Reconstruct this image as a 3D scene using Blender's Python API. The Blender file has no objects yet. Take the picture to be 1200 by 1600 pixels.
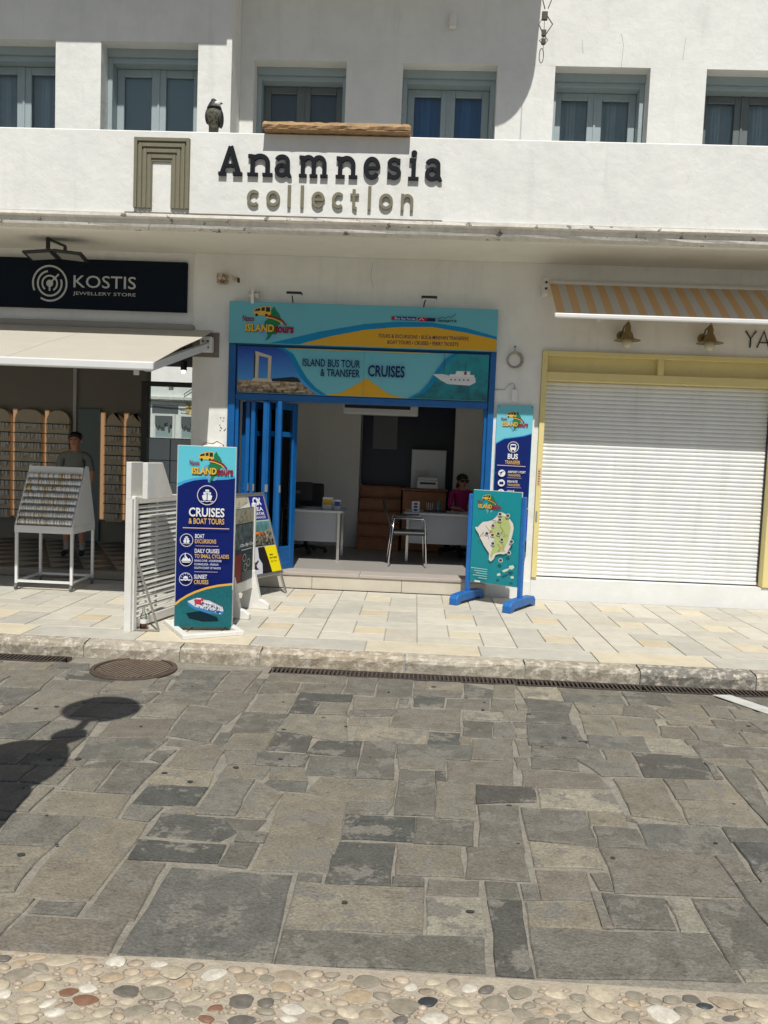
import bpy, bmesh, math, random
from mathutils import Vector, Matrix
R = math.radians
random.seed(11)
scene = bpy.context.scene
C = scene.collection

# ------------------------------------------------------------ camera
cam = bpy.data.cameras.new('camera'); camo = bpy.data.objects.new('camera', cam); C.objects.link(camo)
scene.camera = camo
cam.sensor_fit = 'VERTICAL'; cam.sensor_height = 36.0; cam.lens = 36.0*1250/1600
cam.clip_start = 0.05; cam.clip_end = 2000
_p, _r, _y = R(4.1), R(2.25), R(2.1)
fw = Vector((-math.sin(_y)*math.cos(_p), math.cos(_y)*math.cos(_p), -math.sin(_p)))
rt = Vector((math.cos(_y), math.sin(_y), 0)); up = rt.cross(fw)
r2 = rt*math.cos(_r)+up*math.sin(_r); u2 = -rt*math.sin(_r)+up*math.cos(_r)
camo.matrix_world = Matrix(((r2.x, u2.x, -fw.x, 0), (r2.y, u2.y, -fw.y, -9.6), (r2.z, u2.z, -fw.z, 1.65), (0, 0, 0, 1)))

# ------------------------------------------------------------ sky, sun, exposure
SUN_FROM = Vector((0.045, -0.635, 1.0)).normalized()
el = math.asin(SUN_FROM.z)
w = bpy.data.worlds.new('World'); scene.world = w; w.use_nodes = True
wn = w.node_tree; bg = wn.nodes['Background']
sky = wn.nodes.new('ShaderNodeTexSky'); sky.sky_type = 'NISHITA'; sky.sun_disc = False
sky.sun_elevation = el; sky.sun_rotation = math.atan2(SUN_FROM.x, SUN_FROM.y)
sky.air_density = 1.0; sky.dust_density = 1.5; sky.ozone_density = 1.0
wn.links.new(sky.outputs[0], bg.inputs[0]); bg.inputs[1].default_value = 0.054
sl = bpy.data.lights.new('sun', 'SUN'); sl.energy = 4.35; sl.angle = R(0.5); sl.color = (1.0, 0.972, 0.905)
so = bpy.data.objects.new('sun', sl); C.objects.link(so)
so.rotation_euler = SUN_FROM.to_track_quat('Z', 'Y').to_euler()
scene.view_settings.view_transform = 'Standard'; scene.view_settings.look = 'None'
scene.view_settings.exposure = 0.0; scene.view_settings.gamma = 1.0; scene.view_settings.use_curve_mapping = False

# ------------------------------------------------------------ materials
def s2l(c): return tuple(((x/255)/12.92 if x/255 <= 0.04045 else ((x/255+0.055)/1.055)**2.4) for x in c)
MC = {}
def mat(name, col, rough=0.6, metal=0.0, var=0.0, scale=6.0, bump=0.0, bscale=40.0, objcol=False, spec=0.5, detail=6.0, tint=None, tscale=3.0, tlo=.55, thi=.75, fine=0, dark=0, streak=0):
    if name in MC: return MC[name]
    m = bpy.data.materials.new(name); m.use_nodes = True; MC[name] = m
    n = m.node_tree.nodes; l = m.node_tree.links; b = n['Principled BSDF']
    b.inputs['Roughness'].default_value = rough; b.inputs['Metallic'].default_value = metal
    b.inputs['Specular IOR Level'].default_value = spec
    b.inputs['Base Color'].default_value = (*col, 1)
    geo = n.new('ShaderNodeNewGeometry')
    src = geo.outputs['Position']
    cur = None
    if objcol:
        oi = n.new('ShaderNodeObjectInfo'); cur = oi.outputs['Color']
        om = n.new('ShaderNodeVectorMath'); om.operation = 'MULTIPLY_ADD'; l.new(oi.outputs['Random'], om.inputs[0]); om.inputs[1].default_value = (37,53,0); l.new(src, om.inputs[2]); src = om.outputs[0]
    else:
        rgb = n.new('ShaderNodeRGB'); rgb.outputs[0].default_value = (*col, 1); cur = rgb.outputs[0]
    if var > 0:
        nt = n.new('ShaderNodeTexNoise'); nt.inputs['Scale'].default_value = scale; nt.inputs['Detail'].default_value = detail; nt.inputs['Roughness'].default_value = .65
        l.new(src, nt.inputs['Vector'])
        mr = n.new('ShaderNodeMapRange'); mr.inputs[1].default_value = .3; mr.inputs[2].default_value = .7
        mr.inputs[3].default_value = 1-var; mr.inputs[4].default_value = 1+var; l.new(nt.outputs[0], mr.inputs[0])
        mx = n.new('ShaderNodeVectorMath'); mx.operation = 'SCALE'; l.new(cur, mx.inputs[0]); l.new(mr.outputs[0], mx.inputs['Scale'])
        cur = mx.outputs[0]
    if tint is not None:
        nt = n.new('ShaderNodeTexNoise'); nt.inputs['Scale'].default_value = tscale; nt.inputs['Detail'].default_value = 9; nt.inputs['Roughness'].default_value = .7
        l.new(src, nt.inputs['Vector'])
        mr = n.new('ShaderNodeMapRange'); mr.interpolation_type = 'SMOOTHSTEP'; mr.inputs[1].default_value = tlo; mr.inputs[2].default_value = thi; l.new(nt.outputs[0], mr.inputs[0])
        mx = n.new('ShaderNodeMix'); mx.data_type = 'RGBA'; mx.inputs[7].default_value = (*tint, 1)
        l.new(mr.outputs[0], mx.inputs[0]); l.new(cur, mx.inputs[6]); cur = mx.outputs[2]
    if streak:
        mp_ = n.new('ShaderNodeMapping'); mp_.inputs['Scale'].default_value = (7, 3, .7); l.new(src, mp_.inputs[0])
        nt = n.new('ShaderNodeTexNoise'); nt.inputs['Scale'].default_value = 1; nt.inputs['Detail'].default_value = 8; nt.inputs['Roughness'].default_value = .6; l.new(mp_.outputs[0], nt.inputs['Vector'])
        mr = n.new('ShaderNodeMapRange'); mr.inputs[1].default_value = .54; mr.inputs[2].default_value = .8; mr.inputs[3].default_value = 1; mr.inputs[4].default_value = 1-streak*2; l.new(nt.outputs[0], mr.inputs[0])
        mx = n.new('ShaderNodeVectorMath'); mx.operation = 'SCALE'; l.new(cur, mx.inputs[0]); l.new(mr.outputs[0], mx.inputs['Scale']); cur = mx.outputs[0]
    for amt, sc_, lo, hi, st in ((fine, 75, .3, .7, 1.0), (dark, 13, .60, .635, 1.0)):
        if not amt: continue
        nt = n.new('ShaderNodeTexNoise'); nt.inputs['Scale'].default_value = sc_; nt.inputs['Detail'].default_value = 7; nt.inputs['Roughness'].default_value = .72
        mp_ = n.new('ShaderNodeMapping'); mp_.inputs['Scale'].default_value = (1, 1.5, 1); mp_.inputs['Rotation'].default_value = (0,0,.5); l.new(src, mp_.inputs[0]); l.new(mp_.outputs[0], nt.inputs['Vector'])
        mr = n.new('ShaderNodeMapRange'); mr.inputs[1].default_value = lo; mr.inputs[2].default_value = hi
        mr.inputs[3].default_value = 1+amt if sc_ == 75 else 1; mr.inputs[4].default_value = 1-amt; l.new(nt.outputs[0], mr.inputs[0])
        mx = n.new('ShaderNodeVectorMath'); mx.operation = 'SCALE'; l.new(cur, mx.inputs[0]); l.new(mr.outputs[0], mx.inputs['Scale']); cur = mx.outputs[0]
    l.new(cur, b.inputs['Base Color'])
    if bump > 0:
        nb = n.new('ShaderNodeTexNoise'); nb.inputs['Scale'].default_value = bscale; nb.inputs['Detail'].default_value = 8; nb.inputs['Roughness'].default_value = .6
        l.new(src, nb.inputs['Vector'])
        bp = n.new('ShaderNodeBump'); bp.inputs['Strength'].default_value = bump; bp.inputs['Distance'].default_value = .01
        l.new(nb.outputs[0], bp.inputs['Height']); l.new(bp.outputs[0], b.inputs['Normal'])
    return m

PLASTER = mat('white_plaster', (.775,.775,.74), .85, streak=.05, var=.07, scale=2.2, bump=.9, bscale=7, tint=(.60,.58,.53), tscale=2.2, tlo=.56, thi=.85)
SOFFIT = mat('soffit_paint', (.80,.775,.70), .9, var=.04, scale=2, bump=.3, bscale=8, tint=(.68,.64,.54), tscale=1.5, tlo=.5, thi=.9)
OLDTRIM = mat('weathered_trim', (.66,.63,.57), .9, var=.15, scale=14, bump=.6, bscale=30, tint=(.20,.19,.17), tscale=7, tlo=.60, thi=.64)
BASEWALL = mat('base_plaster', (.74,.74,.72), .85, var=.05, scale=3, bump=.4, bscale=10, tint=(.5,.49,.46), tscale=9, tlo=.62, thi=.85)
GREYFRAME = mat('grey_green_frame', s2l((158,172,175)), .5, var=.04, scale=5)
DARKFRAME = mat('dark_grey_frame', s2l((104,112,112)), .5)
WHITEPAINT = mat('white_painted', (.74,.73,.69), .5, var=.06, scale=12, bump=.2, bscale=60, tint=(.5,.46,.38), tscale=8, tlo=.64, thi=.85)
WHITEMETAL = mat('white_metal', (.74,.74,.73), .4, var=.03, scale=5)
BLUE = mat('blue_paint', s2l((8,88,152)), .35, var=.12, scale=7, bump=.15, bscale=30)
BLUE2 = mat('worn_blue_paint', s2l((28,100,172)), .5, var=.15, scale=12, bump=.3, bscale=40, tint=s2l((120,150,175)), tscale=22, tlo=.64, thi=.75)
YELLOW = mat('pale_yellow_paint', s2l((222,206,142)), .55, bump=.15, tint=s2l((200,188,150)), tscale=9, tlo=.6, thi=.75, var=.04, scale=6)
SHUT = mat('shutter_paint', (.74,.75,.74), .5, streak=.07, var=.05, scale=2, tint=(.56,.54,.5), tscale=11, tlo=.66, thi=.85)
NAVYSIGN = mat('navy_sign', (.004,.008,.016), .75, spec=.15)
SILVER = mat('brushed_metal', (.55,.55,.54), .3, metal=.85)
CHROME = mat('chrome', (.8,.8,.8), .12, metal=1)
BLACK = mat('black_plastic', (.015,.015,.017), .45)
DARK = mat('dark_paint', (.03,.03,.035), .5)
IRON = mat('drain_iron', (.10,.082,.07), .65, metal=.4, var=.25, scale=20, bump=.4, bscale=60)
HOLE = mat('drain_hole_shade', (.012,.011,.01), 1)  # near-black colour stands in for the shade down in the drain
WOODP = mat('driftwood', s2l((168,136,98)), .8, var=.3, scale=14, bump=.7, bscale=50)
PINE = mat('varnished_pine', s2l((150,98,58)), .5, var=.2, scale=7, bump=.1)
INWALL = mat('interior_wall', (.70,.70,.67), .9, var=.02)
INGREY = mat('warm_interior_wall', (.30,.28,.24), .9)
NAVYDOOR = mat('navy_door', s2l((10,24,52)), .4)
OFFFLOOR = mat('office_floor', s2l((150,145,140)), .5, var=.04, scale=3)
DESK = mat('desk_white', (.62,.64,.66), .4)
CANVAS = mat('cream_canvas', (.47,.44,.37), .9, var=.04, scale=3, bump=.2, bscale=80)
STONEP = mat('paving_stone', (.2,.2,.2), .82, objcol=True, var=.22, scale=9, bump=1.0, bscale=55, tint=(.19,.177,.150), tscale=5.5, tlo=.53, thi=.585, fine=.42, dark=.30)
TILEP = mat('pavement_tile', (.5,.5,.5), .75, objcol=True, fine=.08, var=.1, scale=6, bump=.3, bscale=30, tint=(.60,.56,.47), tscale=3.3, tlo=.45, thi=.8)
KERBM = mat('kerb_stone', (.3,.3,.3), .9, objcol=True, var=.22, scale=12, bump=.9, bscale=26, tint=(.58,.53,.44), tscale=16, tlo=.46, thi=.64, fine=.2, dark=.15)
PEBM = mat('pebble_stone', (.3,.3,.3), .5, objcol=True, fine=.15, var=.22, scale=30, bump=.1, bscale=60)
MORTAR = mat('joint_mortar', (.25,.23,.19), .95, var=.18, scale=18, bump=.8, bscale=60, fine=.3)
MORTAR2 = mat('pavement_mortar', (.36,.35,.32), .95, var=.15, scale=18, bump=.5, bscale=60)
PEBBED = mat('pebble_bed_mortar', (.42,.365,.285), .95, var=.15, scale=20, bump=.9, bscale=70)
SKIN = mat('skin', s2l((196,140,112)), .5)
HAIR = mat('dark_hair', (.012,.01,.009), .5)
def flat(rgb, rough=.4):
    return mat('print_%02x%02x%02x' % tuple(rgb), tuple(c*.86 for c in s2l(rgb)), rough+.1, spec=.2, var=.03, scale=2)
def emis(name, col, st):
    m = bpy.data.materials.new(name); m.use_nodes = True; b = m.node_tree.nodes['Principled BSDF']
    b.inputs['Base Color'].default_value = (*col, 1); b.inputs['Emission Color'].default_value = (*col, 1); b.inputs['Emission Strength'].default_value = st
    return m
def glass(name, tr=(.5,.56,.6), fac=.12):
    m = bpy.data.materials.new(name); m.use_nodes = True; n = m.node_tree.nodes; l = m.node_tree.links
    n.remove(n['Principled BSDF']); t = n.new('ShaderNodeBsdfTransparent'); t.inputs[0].default_value = (*tr, 1)
    g = n.new('ShaderNodeBsdfGlossy'); g.inputs['Roughness'].default_value = .02; g.inputs[0].default_value = (.9,.9,.9,1)
    lw = n.new('ShaderNodeLayerWeight'); lw.inputs[0].default_value = .3
    a = n.new('ShaderNodeMath'); a.operation = 'ADD'; a.inputs[1].default_value = fac; a.use_clamp = True; l.new(lw.outputs['Fresnel'], a.inputs[0])
    mx = n.new('ShaderNodeMixShader'); l.new(a.outputs[0], mx.inputs[0]); l.new(t.outputs[0], mx.inputs[1]); l.new(g.outputs[0], mx.inputs[2])
    l.new(mx.outputs[0], n['Material Output'].inputs[0]); return m
GLASS = glass('window_glass', (.80,.86,.87), .0); CLEAR = glass('clear_glass', (.85,.9,.9), .0)
SHOPGLASS = glass('bottle_glass', (.8,.85,.8), .02)

# ------------------------------------------------------------ mesh helpers
class MB:
    def __init__(s): s.v = []; s.f = []
    def add(s, V, F):
        o = len(s.v); s.v += [tuple(p) for p in V]; s.f += [tuple(i+o for i in f) for f in F]; return s
    def box(s, x0, x1, y0, y1, z0, z1):
        return s.add([(x0,y0,z0),(x1,y0,z0),(x1,y1,z0),(x0,y1,z0),(x0,y0,z1),(x1,y0,z1),(x1,y1,z1),(x0,y1,z1)],
                     [(0,3,2,1),(4,5,6,7),(0,1,5,4),(1,2,6,5),(2,3,7,6),(3,0,4,7)])
    def prism(s, P, y0, y1):      # outline in x,z pushed along y
        a = sum(P[i][0]*P[(i+1)%len(P)][1]-P[(i+1)%len(P)][0]*P[i][1] for i in range(len(P)))
        if a < 0: P = P[::-1]
        n = len(P); V = [(x,y0,z) for x,z in P]+[(x,y1,z) for x,z in P]
        F = [tuple(range(n)), tuple(range(2*n-1,n-1,-1))]+[(i,(i+n),(i+1)%n+n,(i+1)%n) for i in range(n)]
        return s.add(V, F)
    def slabp(s, P, z0, z1):      # outline in x,y pushed along z
        a = sum(P[i][0]*P[(i+1)%len(P)][1]-P[(i+1)%len(P)][0]*P[i][1] for i in range(len(P)))
        if a < 0: P = P[::-1]
        n = len(P); V = [(x,y,z0) for x,y in P]+[(x,y,z1) for x,y in P]
        F = [tuple(range(n-1,-1,-1)), tuple(range(n,2*n))]+[(i,(i+1)%n,(i+1)%n+n,i+n) for i in range(n)]
        return s.add(V, F)
    def profx(s, P, x0, x1):      # outline in y,z pushed along x
        n = len(P); V = [(x0,y,z) for y,z in P]+[(x1,y,z) for y,z in P]
        F = [tuple(range(n-1,-1,-1)), tuple(range(n,2*n))]+[(i,(i+1)%n,(i+1)%n+n,i+n) for i in range(n)]
        return s.add(V, F)
    def tube(s, pts, r, n=8, closed=False):
        pts = [Vector(p) for p in pts]; m = len(pts); rr = r if isinstance(r, (list, tuple)) else [r]*m
        V = []; ref = None
        for i, p in enumerate(pts):
            if closed: t = pts[(i+1)%m]-pts[i-1]
            else: t = pts[min(i+1,m-1)]-pts[max(i-1,0)]
            t.normalize()
            if ref is None: ref = Vector((0,0,1)) if abs(t.z) < .9 else Vector((1,0,0))
            a = t.cross(ref).normalized(); b = t.cross(a).normalized(); ref = -b if False else ref
            if abs(t.dot(ref)) > .95: ref = Vector((1,0,0)) if abs(t.x) < .9 else Vector((0,1,0)); a = t.cross(ref).normalized(); b = t.cross(a).normalized()
            for k in range(n):
                c = 2*math.pi*k/n; V.append(p+a*math.cos(c)*rr[i]+b*math.sin(c)*rr[i])
        F = []
        for i in range(m if closed else m-1):
            j = (i+1)%m
            for k in range(n): F.append((i*n+k, i*n+(k+1)%n, j*n+(k+1)%n, j*n+k))
        if not closed: F += [tuple(range(n-1,-1,-1)), tuple(range((m-1)*n, m*n))]
        return s.add(V, F)
    def bar(s, a, b, w=.03, d=None):
        a, b = Vector(a), Vector(b); d = d or w; t = (b-a).normalized()
        ref = Vector((0,0,1)) if abs(t.z) < .9 else Vector((0,1,0))
        u = t.cross(ref).normalized()*w/2; v = t.cross(u).normalized()*d/2
        return s.add([a-u-v,a+u-v,a+u+v,a-u+v,b-u-v,b+u-v,b+u+v,b-u+v], [(0,3,2,1),(4,5,6,7),(0,1,5,4),(1,2,6,5),(2,3,7,6),(3,0,4,7)])
    def lathe(s, prof, n=20, c=(0,0,0), axis='z'):
        V = []
        for r, h in prof:
            for k in range(n):
                a = 2*math.pi*k/n; x, y = r*math.cos(a), r*math.sin(a)
                q = {'z': (x,y,h), 'y': (x,h,y), 'x': (h,x,y)}[axis]
                V.append((c[0]+q[0], c[1]+q[1], c[2]+q[2]))
        F = [(i*n+k, i*n+(k+1)%n, (i+1)*n+(k+1)%n, (i+1)*n+k) for i in range(len(prof)-1) for k in range(n)]
        F += [tuple(range(n-1,-1,-1)), tuple(range((len(prof)-1)*n, len(prof)*n))]
        return s.add(V, F)
    def ell(s, c, r, n=12, m=8):
        pr = [(max(1e-4, math.sin(math.pi*i/m)), -math.cos(math.pi*i/m)) for i in range(m+1)]
        o = len(s.v); s.lathe(pr, n)
        for i in range(o, len(s.v)):
            x, y, z = s.v[i]; s.v[i] = (c[0]+x*r[0], c[1]+y*r[1], c[2]+z*r[2])
        return s
    def ribbon(s, pts, w, y0, y1, cap=0):   # thick stroke in x,z
        pts = [Vector((p[0], p[1])) for p in pts]; L = []; Rr = []
        for i, p in enumerate(pts):
            t = (pts[min(i+1,len(pts)-1)]-pts[max(i-1,0)]).normalized(); nn = Vector((-t.y, t.x))*w/2
            q = p
            if cap and i == 0: q = p-t*cap
            if cap and i == len(pts)-1: q = p+t*cap
            L.append(q+nn); Rr.append(q-nn)
        n = len(pts); V = []
        for y in (y0, y1):
            V += [(p.x,y,p.y) for p in L]+[(p.x,y,p.y) for p in Rr]
        F = []
        for i in range(n-1):
            F += [(i,i+1,n+i+1,n+i), (2*n+i,3*n+i,3*n+i+1,2*n+i+1), (i,2*n+i,2*n+i+1,i+1), (n+i,n+i+1,3*n+i+1,3*n+i)]
        F += [(0,n,3*n,2*n), (n-1,3*n-1,4*n-1,2*n-1)]
        return s.add(V, F)
def arc(cx, cz, rx, rz, a0, a1, n=14):
    return [(cx+rx*math.cos(R(a0+(a1-a0)*i/n)), cz+rz*math.sin(R(a0+(a1-a0)*i/n))) for i in range(n+1)]
def mesh_of(mb, name, m, smooth=False, bevel=0, seg=1):
    me = bpy.data.meshes.new(name); me.from_pydata(mb.v, [], mb.f); me.update()
    if bevel or True:
        bm = bmesh.new(); bm.from_mesh(me)
        bmesh.ops.recalc_face_normals(bm, faces=bm.faces)
        if bevel:
            es = [e for e in bm.edges if len(e.link_faces) == 2 and e.calc_face_angle(0) > .6]
            bmesh.ops.bevel(bm, geom=es, offset=bevel, segments=seg, affect='EDGES', profile=.5, clamp_overlap=True)
        bm.to_mesh(me); bm.free()
    if smooth:
        for p in me.polygons: p.use_smooth = True
    if isinstance(m, (list, tuple)):
        for q in m: me.materials.append(q)
    elif m: me.materials.append(m)
    return me
def link(name, me, parent=None, loc=None, col=None, rot=None, scale=None):
    o = bpy.data.objects.new(name, me); C.objects.link(o)
    if parent: o.parent = parent
    if loc: o.location = loc
    if rot: o.rotation_euler = rot
    if scale: o.scale = scale
    if col: o.color = (*col, 1)
    return o
def obj(name, mb, m, parent=None, smooth=False, bevel=0, loc=None, rot=None, col=None, seg=1):
    return link(name, mesh_of(mb, name, m, smooth, bevel, seg), parent, loc, col, rot)
def tag(o, label, cat, group=None):
    o['label'] = label; o['category'] = cat
    if group: o['group'] = group
    return o
def thing(name, label, cat, loc=(0,0,0), rz=0, group=None):
    o = bpy.data.objects.new(name, None); C.objects.link(o); o.location = loc; o.rotation_euler = (0,0,rz)
    o.empty_display_size = .1
    return tag(o, label, cat, group)
def struct(o): o['kind'] = 'structure'; return o
def stuff(o): o['kind'] = 'stuff'; return o
def box(*a): return MB().box(*a)

# flat print: text and shapes laid on a board face that looks towards local -y
TX = {}
def text_geo(s, bold):
    k = (s, bold)
    if k in TX: return TX[k]
    cu = bpy.data.curves.new('t', 'FONT'); cu.body = s; cu.resolution_u = 3; cu.offset = bold; cu.size = 1
    o = bpy.data.objects.new('t', cu); C.objects.link(o)
    bpy.context.view_layer.update()
    dg = bpy.context.evaluated_depsgraph_get(); e = o.evaluated_get(dg); me = e.to_mesh()
    V = [tuple(v.co) for v in me.vertices]; F = [tuple(p.vertices) for p in me.polygons]
    e.to_mesh_clear(); bpy.data.objects.remove(o); bpy.data.curves.remove(cu)
    x0 = min(v[0] for v in V); x1 = max(v[0] for v in V); y0 = min(v[1] for v in V); y1 = max(v[1] for v in V)
    V = [((v[0]-x0)/(x1-x0), (v[1]-y0)/(y1-y0)) for v in V]
    TX[k] = (V, F); return TX[k]
class Art:
    def __init__(s, _name, parent, y, fx=lambda x: x, fz=lambda z: z, step=.0006):
        s.p = parent; s.y = y; s.fx = fx; s.fz = fz; s.st = step
    def _y(s): s.y -= s.st; return s.y
    def poly(s, name, P, rgb, m=None):
        y = s._y(); P = [(s.fx(x), s.fz(z)) for x, z in P]
        return obj(name, MB().add([(x,y,z) for x,z in P], [tuple(range(len(P)))]), m or flat(rgb), s.p)
    def polys(s, name, PP, rgb, m=None):
        if len(PP) <= 12: return [s.poly(name, P, rgb, m) for P in PP][-1]
        y = s._y(); mb = MB()
        for P in PP: mb.add([(s.fx(x),y,s.fz(z)) for x,z in P], [tuple(range(len(P)))])
        return obj(name, mb, m or flat(rgb), s.p)
    def text(s, t, x0, x1, z0, z1, rgb, bold=.012, name='lettering', skew=0):
        V, F = text_geo(t, bold); y = s._y(); X0, X1, Z0, Z1 = s.fx(x0), s.fx(x1), s.fz(z0), s.fz(z1)
        if Z0 > Z1: Z0, Z1 = Z1, Z0
        mb = MB().add([(X0+(X1-X0)*u+skew*v*(Z1-Z0), y, Z0+(Z1-Z0)*v) for u, v in V], F)
        return obj(name, mb, flat(rgb), s.p)
    def ring(s, name, cx, cz, rx, rz, w, rgb):
        y = s._y(); mb = MB(); n = 28; V = []
        for k in range(n):
            a = 2*math.pi*k/n; V.append((s.fx(cx+rx*math.cos(a)), y, s.fz(cz+rz*math.sin(a))))
        for k in range(n):
            a = 2*math.pi*k/n; V.append((s.fx(cx+(rx-w)*math.cos(a)), y, s.fz(cz+(rz-w)*math.sin(a))))
        return obj(name, mb.add(V, [(k,(k+1)%n,(k+1)%n+n,k+n) for k in range(n)]), flat(rgb), s.p)
    def disc(s, name, cx, cz, rx, rz, rgb, n=20): return s.poly(name, [(cx+rx*math.cos(2*math.pi*k/n), cz+rz*math.sin(2*math.pi*k/n)) for k in range(n)], rgb)
    def band(s, name, P, w, rgb):
        y = s._y(); P = [(s.fx(x), s.fz(z)) for x, z in P]; mb = MB(); V = []
        for i, p in enumerate(P):
            t = (Vector(P[min(i+1,len(P)-1)])-Vector(P[max(i-1,0)])).normalized(); q = Vector((-t.y,t.x))*w/2
            V += [(p[0]+q.x,y,p[1]+q.y), (p[0]-q.x,y,p[1]-q.y)]
        return obj(name, mb.add(V, [(2*i,2*i+2,2*i+3,2*i+1) for i in range(len(P)-1)]), flat(rgb), s.p)
def frame_mb(x0, x1, z0, z1, t, y0, y1):
    e = .002
    return MB().box(x0,x0+t,y0,y1,z0,z1).box(x1-t,x1,y0,y1,z0,z1).box(x0+t,x1-t,y0+e,y1-e,z1-t,z1).box(x0+t,x1-t,y0+e,y1-e,z0,z0+t)
def copy_tree(o, parent=None, loc=None):
    c = o.copy(); C.objects.link(c); c.parent = parent
    if loc: c.location = loc
    for ch in list(o.children): copy_tree(ch, c)
    return c
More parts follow.
